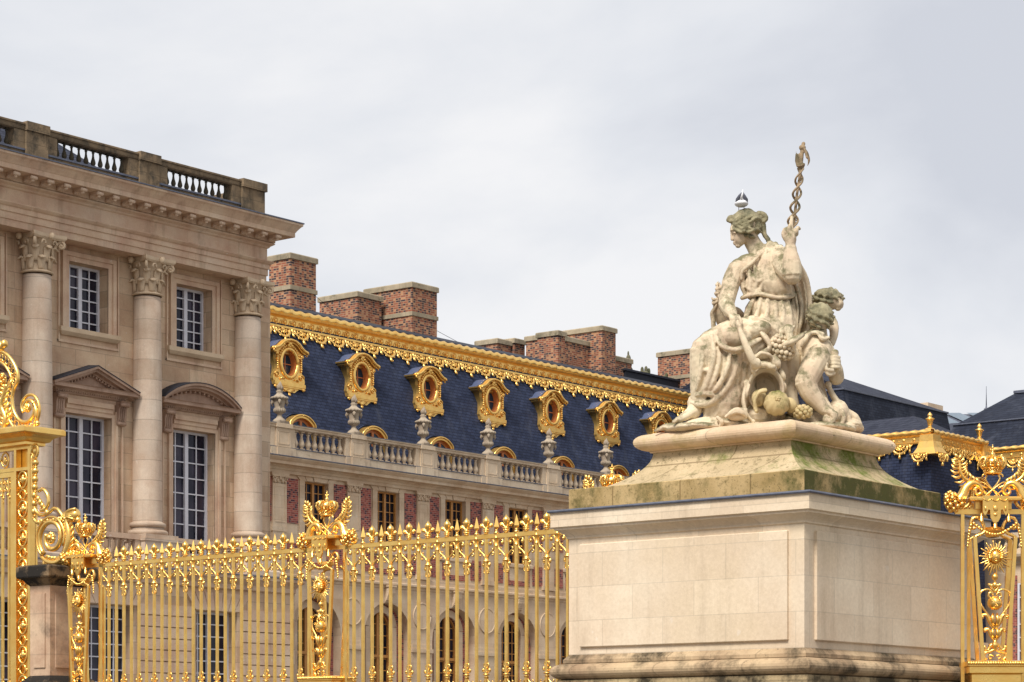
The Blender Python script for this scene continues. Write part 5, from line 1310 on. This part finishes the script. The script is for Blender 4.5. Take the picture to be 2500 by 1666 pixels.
# --- rock base
b = SB()
for c, rx, rz, ry in (((1700,1050,.3),80,16,90),((1760,1046,.1),90,20,110),((1860,1052,.35),110,15,90),((1900,1050,-.2),170,22,110),((1990,1050,.2),100,16,90),((2050,1048,-.05),60,18,80),((1640,1046,.32),34,8,30)): b.e(c, rx, rz, ry)
b.t([(1600,1052,.38),(1625,1043,.36),(1660,1038,.3)], [4,8,10]); b.t([(1680,1035,.5),(1740,1028,.5),(1790,1040,.5)], [9,12,9])
b.e((1850,1022,.12), 70, 40, 80); b.e((1800,1030,.1), 90, 34, 80); b.e((1970,1035,.0), 90, 30, 80)
b.part('rock_base', M['st'], disp=.02, dsz=.12)
# --- woman
w_ = SB()
w_.e((1819,552,.02), 33, 30, 30); w_.e((1801,560,.05), 19, 19, 19); w_.e((1806,578,.05), 17, 24, 18)
w_.t([(1785,560,.05),(1786,574,.05),(1787,585,.055)], [3,3.2,3.8], 7); w_.e((1793,593,.05), 4.5, 2.6, 6); w_.e((1794,597,.05), 4, 2.2, 5); w_.e((1802,601,.05), 7, 5, 8); w_.e((1787,563,.07), 5, 2.2, 11); w_.e((1794,569,.12), 4, 2.5, 3)
w_.t([(1828,575,.0),(1840,598,-.01),(1856,622,.0)], [20,20,25], 12)
w_.e((1836,655,.02), 44, 34, 34, 20); w_.e((1872,640,.02), 44, 40, 34); w_.e((1858,690,.05), 50, 44, 38)
w_.e((1838,690,.19), 19, 18, 14); w_.e((1880,690,.19), 20, 20, 14)
w_.e((1804,658,.06), 24, 27, 24)
w_.t([(1802,655,.08),(1787,685,.14),(1778,718,.22),(1773,742,.32)], [24,23,21,20], 12)
w_.t([(1773,742,.32),(1780,756,.42),(1789,768,.50)], [20,17,12], 12)
w_.t([(1787,766,.50),(1793,780,.54)], [12,13], 10, .7)
for dx, ln, c in ((-7,20,.57),(-1,27,.59),(5,28,.58),(10,20,.55)): w_.t([(1793+dx,782,c-.02),(1794+dx*1.15,782+ln*.6,c),(1796+dx*1.1,782+ln,c-.02)], [4.6,4,3.0], 6)
w_.t([(1802,772,.54),(1809,784,.56),(1808,797,.57)], [5,4.5,3.5], 6)
w_.e((1896,625,.06), 28, 26, 26)
w_.t([(1898,622,.08),(1912,648,.26),(1932,668,.42)], [26,26,25], 12)
w_.t([(1934,672,.44),(1933,645,.45),(1930,618,.44),(1930,602,.43)], [25,23,17,14], 14)
w_.t([(1930,603,.43),(1930,585,.42),(1931,570,.41)], [14,18,15], 12, .8)
for x, y0, y1, c in ((1918,574,558,.42),(1926,568,550,.43),(1944,572,556,.42)): w_.t([(x,y0,c),(x+1,(y0+y1)/2,c+.03),(x+3,y1,c+.01),(x+8,y1+3,c-.03)], [6,5.2,4.6,4], 7)
w_.t([(1932,568,.42),(1932,548,.43),(1933,530,.42)], [6,5.2,4.2], 7); w_.t([(1918,585,.42),(1912,572,.43),(1915,560,.42)], [6,5,4], 7)
w_.t([(1697,980,.40),(1697,998,.42),(1690,1010,.44)], [19,19,18], 12); w_.t([(1694,1003,.44),(1672,1017,.50),(1655,1026,.54)], [17,14,9], 12, .8)
for k in range(5): w_.t([(1668-5*k+3,1019+1.5*k,.46+.035*k),(1655-4*k+6,1027+.8*k,.48+.035*k),(1649-3*k+8,1030,.485+.035*k)], [5,5,4.5], 6)
wm = w_.part('person', M['st'], vox=.008, sm=2, disp=.003); wm['label'] = 'seated stone woman looking left with one arm raised'
h = SB(); h.e((1821,540,.0), 38, 26, 33, -6); h.e((1837,556,-.01), 24, 22, 28); h.e((1797,540,.03), 13, 12, 20)
rr = random.Random(11)
for k in range(26):
    x0_ = 1790+rr.random()*24; y0_ = 522+rr.random()*38; c0_ = .13-.04*abs(rr.random()); x0_ = max(x0_, 1787)
    P = []
    for q in range(6): P.append((x0_+q*9, y0_+5*sin(q*1.5+k)+(-1 if y0_ < 540 else 1)*q*.6+2, .10+.05*sin(q*.9)+.04*sin(pi*q/5)*1.0 if y0_ > 530 else .04+.06*sin(pi*q/5)))
    h.t(P, [3.4,4.2,4.2,4,3.6,3], 5, 1, 3)
for k in range(9): h.t([(1790+k*5.5,554+k*2.2+(k % 3)*3,.11),(1793+k*5.5,561+k*2+(k % 2)*4,.12),(1798+k*5.5,562+k*1.6+(k % 3)*3,.11)], [3.5,4.5,3], 5)
h.t([(1802,524,.05),(1795,531,.07),(1783,532,.07),(1777,538,.06)], [4,7,7,5], 7); h.t([(1778,538,.06),(1786,540,.08),(1800,534,.10)], [5,6,5], 6)
h.t([(1800,525,.03),(1806,520,.03),(1820,516,.0)], [5,7,8], 7); h.t([(1812,519,.05),(1828,515,.04),(1842,524,.0)], [5,7,6], 7)
h.t([(1845,532,0),(1852,522,.02),(1864,524,.03),(1870,533,.03),(1864,541,.03),(1855,537,.03),(1858,530,.03)], [8,7,6.5,6.5,6,6,5], 8)
h.t([(1858,538,0),(1863,556,0),(1866,572,0),(1876,586,0)], [9,8,6,6], 8); h.e((1876,588,0), 6, 6, 6)
hr = h.part('hair', M['sthair'], wm, vox=.007, sm=1, disp=.008, dsz=.03)
gd = SB()     # bodice and shawl
gd.e((1862,690,.07), 46, 38, 38); gd.e((1888,640,.02), 40, 44, 36); gd.e((1876,720,.04), 56, 22, 42); gd.e((1838,692,.19), 19, 17, 14); gd.e((1882,692,.2), 19, 18, 14)
gd.t([(1862,615,.18),(1846,632,.21),(1830,647,.23),(1812,662,.22),(1810,682,.20)], [4,5,5,5,4], 6)
for pts, r in (([(1880,596,.10),(1872,625,.22),(1870,655,.28),(1874,690,.30),(1888,724,.27)], 9), ([(1893,598,.10),(1886,630,.24),(1886,665,.30),(1892,700,.31),(1902,724,.27)], 8),
               ([(1906,604,.12),(1900,640,.26),(1902,680,.30),(1908,705,.30),(1914,722,.26)], 7), ([(1915,640,.28),(1906,668,.34),(1912,700,.33),(1922,716,.28)], 6), ([(1865,600,.10),(1858,630,.2),(1856,665,.27),(1866,700,.3),(1880,722,.27)], 5),
               ([(1816,664,.22),(1812,690,.22),(1818,718,.22)], 5), ([(1828,655,.25),(1832,690,.30),(1826,722,.25)], 5), ([(1842,650,.27),(1848,685,.33),(1838,718,.28)], 4.5), ([(1838,676,.32),(1850,688,.34),(1864,676,.32)], 4),
               ([(1822,700,.28),(1838,712,.31),(1856,706,.31)], 4.5), ([(1854,660,.28),(1860,690,.32),(1852,722,.28)], 4.5), ([(1920,690,.30),(1928,712,.26),(1938,724,.2)], 6)):
    gd.fold(pts, r)
gd.t([(1812,728,.16),(1830,722,.24),(1860,718,.28),(1895,727,.28),(1928,725,.22),(1942,718,.12)], [6,6,6,6,6,6], 7)
gd.part('bodice', M['st'], wm, vox=.009, sm=5, disp=.006)
ck_ = SB()    # cloak hanging behind
ck_.t([(1945,640,.05),(1963,680,-.02),(1972,730,-.06),(1968,790,-.06),(1960,835,-.04)], [10,14,14,14,10], 8, .6)
ck_.t([(1940,690,.12),(1954,735,.10),(1955,780,.10),(1946,820,.12)], [10,14,14,9], 8, .5); ck_.t([(1962,690,.06),(1968,730,.03),(1966,790,.03)], [3,4,3], 5); ck_.t([(1942,720,.18),(1948,760,.18),(1944,812,.18)], 3.5, 5)
ck_.e((1915,740,-.15), 48, 110, 30); ck_.e((1930,850,-.2), 55, 60, 40)
ck_.part('cloak', M['st'], wm, vox=.011, sm=1)
sk = SB()     # skirt over hips, lap and legs
sk.e((1878,765,.08), 62, 48, 48); sk.e((1872,810,.14), 66, 44, 56); sk.e((1905,800,.1), 42, 50, 48)
sk.t([(1850,815,.2),(1790,822,.38),(1732,845,.52)], [42,42,36], 14); sk.t([(1870,830,.2),(1835,850,.38),(1822,868,.46)], [40,36,26], 12)
sk.t([(1722,856,.52),(1717,900,.50),(1712,950,.46),(1705,985,.42)], [38,33,27,20], 14); sk.e((1705,868,.52), 20, 22, 22)
sk.e((1765,900,.38), 55, 70, 60); sk.e((1765,970,.32), 58, 72, 60); sk.e((1810,930,.25), 38, 100, 50); sk.e((1770,1010,.3), 46, 36, 55)
for pts, r in (([(1842,724,.28),(1828,755,.32),(1818,785,.36)], 4.5), ([(1858,722,.30),(1850,760,.36),(1838,796,.42)], 5), ([(1874,724,.31),(1872,765,.38),(1858,800,.43)], 5), ([(1890,727,.31),(1893,772,.38),(1880,815,.42)], 5.5),
               ([(1905,727,.30),(1912,775,.36),(1902,822,.40)], 5.5), ([(1920,726,.26),(1930,778,.31),(1924,826,.34)], 5.5), ([(1934,724,.20),(1942,775,.22),(1940,830,.26)], 5),
               ([(1815,788,.38),(1838,778,.42),(1870,790,.44),(1900,812,.44)], 6), ([(1812,800,.46),(1850,800,.50),(1880,815,.5)], 5),
               ([(1749,822,.72),(1760,842,.77),(1785,853,.77),(1812,850,.73),(1840,836,.64),(1870,822,.54)], 5), ([(1752,832,.72),(1772,852,.76),(1800,860,.72),(1832,848,.66)], 3.5),
               ([(1738,822,.72),(1742,870,.76),(1728,930,.72),(1708,985,.58)], 5.5), ([(1752,852,.74),(1756,880,.74),(1742,930,.72),(1712,985,.60)], 5),
               ([(1716,850,.74),(1712,900,.72),(1702,950,.64)], 5), ([(1782,862,.74),(1775,900,.74),(1752,945,.70),(1722,968,.62)], 5.5),
               ([(1690,984,.52),(1712,988,.60),(1740,980,.64),(1768,955,.66),(1790,915,.66),(1802,865,.66)], 7), ([(1700,965,.60),(1722,962,.68),(1745,966,.68)], 4.5),
               ([(1792,868,.66),(1778,930,.62),(1752,1000,.56),(1745,1035,.52)], 6), ([(1808,862,.62),(1796,940,.58),(1772,1035,.52)], 6.5), ([(1822,868,.58),(1812,940,.52),(1790,1036,.48)], 6),
               ([(1835,872,.52),(1826,930,.48),(1818,985,.46),(1806,1036,.46)], 7), ([(1730,985,.58),(1724,1010,.54),(1722,1038,.5)], 5), ([(1740,985,.6),(1738,1010,.55),(1740,1040,.52)], 5), ([(1700,888,.66),(1722,905,.72),(1748,896,.74)], 4),
               ([(1845,860,.5),(1840,885,.5),(1818,935,.5),(1812,965,.5),(1804,985,.5)], 5.5)):
    sk.fold(pts, r)
sk.part('skirt', M['st'], wm, vox=.010, sm=5, disp=.010)
lp = SB(); lp.e((1790,826,.50), 46, 28, 38, 5); lp.e((1840,810,.42), 44, 24, 36, -20)
lp.part('lap_cloth', M['stmoss'] if False else M['st'], wm, disp=.012, dsz=.06)
# --- serpent staff
cd = SB(); cd.t([(1933,560,.40),(1938,545,.36),(1943,500,.35),(1947,465,.35),(1952,437,.35),(1955,405,.35),(1958,372,.35),(1960,358,.35)], [5,4,3.6,3.6,3.8,5,5,4.5], 8)
cd.e((1961.5,351.5,.35), 4.8, 4.8, 4.8); cd.e((1959,361,.35), 8.5, 7, 8.5)
cd.t([(1962,362,.36),(1970,375,.37),(1975,392,.37),(1972,404,.36)], [5,6.5,5,1.5], 7, .6); cd.t([(1966,370,.37),(1970,385,.39)], [3,3], 5)
cd.t([(1948,405,.36),(1946,392,.36),(1945,378,.36)], [4.5,5.5,3.5], 7); cd.t([(1944,380,.36),(1943.5,370,.36)], [1.2,.8], 4); cd.t([(1950,395,.36),(1951,376,.36)], [2.5,2], 5)
cd.t([(1948,405,.38),(1956,404,.38),(1962,402,.36),(1961,408,.35)], [4,4,4,3], 6)
for ph in (0, pi):
    P = []
    for k in range(30):
        t = k/29; y = 552-140*t; ax = 1934+(552-y)*.165*.9; P.append((ax+(12.5-4.5*t)*sin(2*pi*t*2.1+ph+.4), y, .36+.05*cos(2*pi*t*2.1+ph+.4)))
    cd.t(P, [3.0,3.4,3.2,3.0,2.4], 6, 1, 2)
cdo = cd.part('serpent_staff', carved('brown_statue_stone', srgb(178, 154, 124), srgb(148, 126, 100), srgb(92, 84, 62), .5, .66), vox=.006, sm=1, disp=.003, dsz=.03)
# --- horn held in the lower hand, overturned vessel and fruit
hn = SB(); hn.t([(1801,786,.68),(1812,820,.78),(1826,855,.80),(1838,880,.78),(1846,888,.74)], [5.5,7.5,9,10,14], 10)
hn.part('horn', M['st'], disp=.002, vox=.009)
vs_ = MB(); prof = []
for k in range(12): a = pi*.5*k/11; prof.append((.205*(1-.75*(1-cos(a))), .0-.30*sin(a)))
outer = [(.235,-.01),(.25,.02),(.235,.045),(.21,.03),(.20,0)]+[(r_*.93, z_) for r_, z_ in prof]
o2 = [(r_+.035, z_-.01) for r_, z_ in prof][::-1]
vs_.lathe(0, 0, o2+outer, 28)
cc = Vector(Q(1869, 952, .50)); Rm = Matrix.Rotation(radians(98), 4, 'X') @ Matrix.Rotation(radians(0), 4, 'Z')
vs_.xf(lambda v: (Rm @ Vector((v[0]*.90, v[1]*1.08, v[2])))+cc)
vs_.build('vessel', M['st'], st_)
rm = SB(); 
for k in range(7): rm.e((1838+k*8.2,896-6*sin(pi*k/6),.66), 7, 7+(k % 2)*2, 7)
rm.t([(1836,888,.66),(1838,905,.64),(1842,915,.62)], [6,6,4], 6); rm.t([(1840,897,.64),(1865,889,.66),(1890,900,.62)], [8,8,8], 8)
for k in range(6): rm.t([(1823+k*.5,970+k*1,.6),(1826+k*2,955-k,.62),(1830+2*k,940,.6)], 3, 5) if k < 1 else None
rm.t([(1823,935,.56),(1815,975,.60),(1822,1010,.60),(1838,1030,.58)], [9,11,10,7], 8, .5)
rm.part('scalloped_rim', M['st'], vox=.009)
ml = MB(); K = 48; vs = []; NZ = 14
for j in range(NZ+1):
    ph = pi*j/NZ
    for k in range(K):
        a = 2*pi*k/K; r_ = .152*(1+.09*abs(cos(5*a))-.06)*sin(ph)**.9 if 0 < j < NZ else .004; vs.append((r_*cos(a), r_*sin(a), .130*cos(ph)))
ml.add(vs, [(j*K+k, j*K+(k+1) % K, (j+1)*K+(k+1) % K, (j+1)*K+k) for j in range(NZ) for k in range(K)], True)
for k in range(5): a = 2*pi*k/5; ml.ball((.022*cos(a), .022*sin(a), .132), .018, .018, .012, 6, 4)
ml.ball((0,0,.135), .02, .02, .016)
cm_ = Vector(Q(1896, 985, .62)); R2 = Matrix.Rotation(radians(72), 3, 'X') @ Matrix.Rotation(radians(8), 3, 'Z')
ml.xf(lambda v: (R2 @ Vector(v))+cm_); ml.build('melon', M['stmoss'], st_)
g2 = SB(); g2.e((1853,972,.54), 19, 21, 18, 20)
for k in range(12): a = -.6+.20*k; g2.e((1868-30*cos(a)*.9,985-34*sin(a)-6*0,.66), 4, 4, 4)
g2.t([(1848,1005,.64),(1842,980,.68),(1852,960,.68),(1870,954,.68)], 4.5, 6); g2.part('gourd', M['stmoss'], vox=.009); g3 = SB(); g3.e((1930,990,.52), 16, 20, 20, -30); g3.part('squash', M['stmoss'], vox=.009)
def grapes(name, c, n, R, r, seed, sq=(1,1,1), tilt=0, base=True):
    m = SB(); rr = random.Random(seed); T = Matrix.Rotation(radians(tilt), 3, 'Y'); cc = Vector(Q(*c))
    if base: m.ball(cc, R*U*sq[0]*.86, R*U*sq[1]*.86, R*U*sq[2]*.86, 12, 8, T)
    for k in range(n):
        z = 1-2*(k+.5)/n; a = k*2.39996; q = sqrt(1-z*z); p = T @ Vector((q*cos(a)*R*sq[0], q*sin(a)*R*sq[1], z*R*sq[2])); s_ = r*U*(.9+.25*rr.random()); m.ball(cc+p*U, s_, s_, s_, 9, 7)
    return m
grapes('g', (1959,1006,.52), 40, 18, 5.6, 3, (1.15,1,.75)).build('grape_cluster', M['stmoss'], st_)
grapes('g', (1911,848,.52), 64, 28, 5.8, 5, (.85,.8,1.1), -35).build('grape_cluster', M['st'], st_)
fr = SB()
fr.t([(1916,842,.62),(1935,833,.66),(1960,818,.62)], [8.5,9,6], 9); fr.t([(1958,819,.62),(1968,810,.58)], [5,3], 6)
fr.t([(1924,806,.56),(1930,830,.60),(1938,850,.60),(1941,866,.58)], [15,13,8,2.5], 9, .7); fr.e((1912,806,.5), 12, 9, 8, -30); fr.t([(1908,812,.54),(1926,802,.56),(1938,798,.55)], [7,8,4], 8)
fr.e((1861,869,.60), 21, 9, 14, -5); fr.t([(1846,872,.66),(1858,862,.68),(1876,866,.66),(1884,874,.62)], 5, 6); fr.e((1893,884,.58), 12, 18, 13, -35); fr.e((1909,915,.50), 8, 16, 12, -25); fr.e((1912,945,.46), 9, 14, 12, 0); fr.e((1914,975,.5), 8, 12, 10)
fr.e((1855,900,.10), 50, 90, 40); fr.e((1900,920,.12), 50, 90, 40)
fr.t([(1935,865,.25),(1934,910,.22),(1930,960,.22),(1936,1000,.25)], [20,20,18,18], 10); fr.t([(1935,1000,.3),(1960,1012,.32),(1985,1022,.34)], [16,14,10], 10)
fr.t([(1846,800,.5),(1870,826,.55),(1880,850,.55),(1862,860,.6)], [8,12,10,6], 7, .6)
fr.part('fruit_pile', M['st'], vox=.009, sm=1)
sh = SB()
for k in range(9): sh.t([(1772+k*3,1018-k*2.2,.70),(1795+k*2,1002+((k*5) % 9)-2,.74),(1822,1000+k*2.2,.70)], [4,5,3.5], 6)
sh.e((1800,1016,.62), 26, 12, 16); sh.t([(1752,1020,.66),(1762,1030,.66),(1758,1042,.64)], [5,7,4], 6); sh.part('wheat_sheaf', M['st'], vox=.009, sm=0)
# --- boy in front, seen from behind
by = SB()
by.e((2001,775,.22), 29, 32, 29); by.t([(2000,800,.18),(1998,825,.18)], [18,24], 10)
by.e((1984,850,.18), 42, 42, 38, 10); by.e((2000,862,.24), 34, 44, 34); by.e((1972,880,.14), 30, 46, 34)
by.t([(1998,870,.34),(1982,900,.42),(1968,932,.48)], [33,30,27], 14); by.t([(1966,930,.48),(1978,960,.47),(1998,985,.46),(2015,1003,.46)], [27,24,19,14], 14)
by.t([(2012,1000,.46),(2026,1006,.50),(2038,1012,.52)], [14,13,9], 10, .8)
for k in range(5): by.t([(2030+k*.5,1006+k*2,.50+.01*k),(2041-k,1014+k*3,.53),(2038-k*2,1024+k*2.2,.54)], [5,4.8,4], 6)
for k in range(3): by.e((2016+k*8,1024+(k % 2)*3,.50), 8, 10, 9)
by.t([(2014,842,.12),(2032,880,.16),(2042,918,.18)], [16,17,19], 10); by.t([(2042,922,.18),(2044,905,.26),(2040,892,.30)], [20,15,13], 10)
for k in range(4): by.t([(2024,872+k*8.5,.34),(2036,870+k*9,.38),(2049,873+k*8,.34)], [4.5,5,4.2], 6)
by.e((2040,884,.28), 13, 16, 14); by.e((2040,862,.32), 8, 9, 8)
by.t([(1975,900,.1),(1985,950,.1),(2005,1010,.12)], [30,30,26], 12)
by.t([(2002,815,.2),(1985,812,.22),(1968,832,.22),(1950,850,.18)], [9,9,9,8], 8)
bo = by.part('person', M['st'], vox=.010, sm=2, disp=.003); bo['label'] = 'stone child seen from behind with one bent leg forward'
hb = SB(); hb.e((2002,770,.22), 32, 30, 32)
rr = random.Random(5)
for k in range(46):
    z = 1-2*(k+.5)/46; a = k*2.4; q = sqrt(1-z*z); X_, Y_, Z_ = 2002+29*q*cos(a), .22+.14*q*sin(a), 773-30*z
    hb.t([(X_-6,Z_-3,Y_),(X_,Z_+4*sin(k),Y_+.012),(X_+6,Z_+3,Y_)], [4,5.5,4], 5, 1, 2)
hb.part('hair', M['sthair'], bo, vox=.010, sm=1, disp=.006, dsz=.04)
dr = SB()
dr.t([(2022,940,.2),(2030,960,.2),(2050,990,.2),(2068,1012,.2),(2074,1040,.2)], [10,12,14,13,12], 8, .6); dr.t([(2066,1008,.15),(2085,1022,.12),(2100,1042,.1)], [12,14,8], 8); dr.e((2045,1010,.15), 28, 34, 36, 0); dr.e((2075,1040,.05), 30, 14, 50)
dr.t([(1998,950,.3),(2020,985,.34),(2030,1000,.34)], 6, 6); dr.t([(2008,885,.42),(2018,902,.46),(2032,905,.42)], 6, 6); dr.t([(2000,880,.42),(2010,880,.45),(2018,890,.45)], 5, 6); dr.t([(2012,895,.44),(2022,915,.44),(2036,912,.38)], 5, 6)
dr.t([(1978,815,.36),(1966,830,.36),(1958,845,.34)], [5,7,5], 6); dr.t([(1998,815,.38),(2008,828,.40),(2022,825,.36)], [5,7,5], 6); dr.t([(1975,818,.3),(1990,812,.36),(2008,816,.36)], 6, 6)
dr.t([(2055,1000,.3),(2060,1020,.34),(2052,1042,.34)], 6, 6)
dr.part('drapery', M['st'], bo, vox=.010, sm=1)
# --- child behind
bh = SB(); bh.e((2030,733,-.15), 28, 24, 26); bh.e((2047,742,-.12), 13, 14, 16, -20); bh.e((2055,748,-.12), 4, 5, 5); bh.e((2046,755,-.12), 7, 5, 8)
bh.e((1990,780,-.25), 34, 50, 34); bh.e((1975,850,-.3), 44, 80, 40); bh.t([(2010,760,-.15),(2032,790,-.08),(2036,815,-.02),(2030,840,.02)], [16,14,11,9], 10); bh.t([(2010,750,-.2),(1975,738,-.2),(1955,728,-.15)], [14,13,10], 8)
bhp = bh.part('person', M['st'], vox=.011, sm=2); bhp['label'] = 'stone child behind the others looking down to the right'
h3 = SB(); h3.e((2022,724,-.16), 34, 20, 30, 8)
for k in range(34):
    z = 1-2*(k+.5)/34*.75; a = k*2.4; q = sqrt(max(0, 1-z*z)); X_, Y_, Z_ = 2022+32*q*cos(a), -.16+.15*q*sin(a), 727-19*z
    h3.t([(X_-7,Z_,Y_),(X_,Z_-4*cos(k*1.3),Y_+.01),(X_+7,Z_+3,Y_)], [4,5.5,3.5], 5, 1, 2)
h3.part('hair', M['sthair'], bhp, vox=.010, sm=1, disp=.006, dsz=.04)
# --- child at left holding a flower spray
ch = SB(); ch.e((1790,790,-.2), 34, 42, 34); ch.t([(1775,800,-.12),(1762,785,-.02),(1753,765,.04),(1748,748,.08)], [17,14,11,8], 10)
for k in range(4): ch.t([(1746+k*3,746-k*2,.10),(1741+k*3,742-k*2,.14),(1740+k*4,737-k,.12)], [4,3.6,3], 6)
ch.e((1750,744,.08), 9, 9, 9); chp = ch.part('person', M['st'], vox=.010, sm=1); chp['label'] = 'raised arm of a small stone child behind the lap'
fl = SB(); fl.t([(1742,802,.05),(1741,780,.08),(1738,765,.10),(1746,750,.12),(1755,725,.12)], [6,6.5,5,4,4], 7)
for k in range(14):
    a = k*1.7; x = 1758+9*cos(a)*(1-.03*k); y = 722-2.0*k+5*sin(a); fl.t([(x,y+6,.12+.03*sin(a)),(x+2*cos(a),y,.13+.04*sin(a)),(x+1,y-8,.12+.03*sin(a))], [3,5.2,1.2], 6)
fl.t([(1752,730,.12),(1742,732,.14),(1737,726,.14)], [4,4,1.5], 6); fl.t([(1762,730,.12),(1770,718,.12),(1768,706,.12)], [4,5,2], 6)
fl.part('flower_spray', M['st'], chp, vox=.008, sm=0, disp=.002)

# ================================================================ gull on the statue's head
gw = simple('white_feathers', srgb(226, 226, 228), .8, 0, .2, .04); gg = simple('slate_grey_feathers', srgb(96, 98, 108), .8, 0, .1, .15, 20); gp = simple('pale_pink_leg', srgb(150, 120, 110), .6)
s_ = U; B0 = Q(1810, 518, .02)
Rz = Matrix.Rotation(-atan2(.7804, .6253), 3, 'Z')
gu = empty('gull', tuple(Rz @ Vector(B0)+Vector((sx_, sy_, SZ))), "white and slate grey gull standing on top of the stone woman's head", 'bird', rz=-atan2(.7804, .6253))
def gq(px, py, c=0): return ((px-1810)*s_*.98, -c, (518-py)*s_*.98)
m = MB(); m.ball(gq(1810,497), 17*s_, 20*s_, 9*s_, 14, 10)
m.tube([gq(1812,492,-.04), gq(1815,482,-.06), gq(1816,477,-.07)], [9*s_, 6*s_, 5*s_], 10); m.ball(gq(1816,477,-.07), 5*s_, 7*s_, 5*s_, 10, 8)
m.tube([gq(1808,488,.05), gq(1811,476,.07), gq(1812,466,.08)], [9*s_, 5.5*s_, 1.5*s_], 8, True, .5); m.tube([gq(1817,478,-.10), gq(1822,481,-.13)], [1.6*s_, .5*s_], 5)
gb2 = m.build('bird_body', gw, gu)
for sg, nm in ((-1, 0), (1, 0)):
    m = MB(); m.tube([gq(1810+sg*14,498,.02), gq(1810+sg*10,490,.05), gq(1810+sg*5,481,.07), gq(1810+sg*1.5+1,473,.08)], [2*s_, 6*s_, 4.5*s_, 1*s_], 8, True, .8); m.build('wing', gg, gu)
    m = MB(); m.tube([gq(1810+sg*6.6,506), gq(1810+sg*6.4,518)], .9*s_, 5)
    for t in (-1, 0, 1): m.tube([gq(1810+sg*6.4,517.5), gq(1810+sg*6.4+t*3,518,.025)], .7*s_, 4)
    m.build('leg', gp, gu)
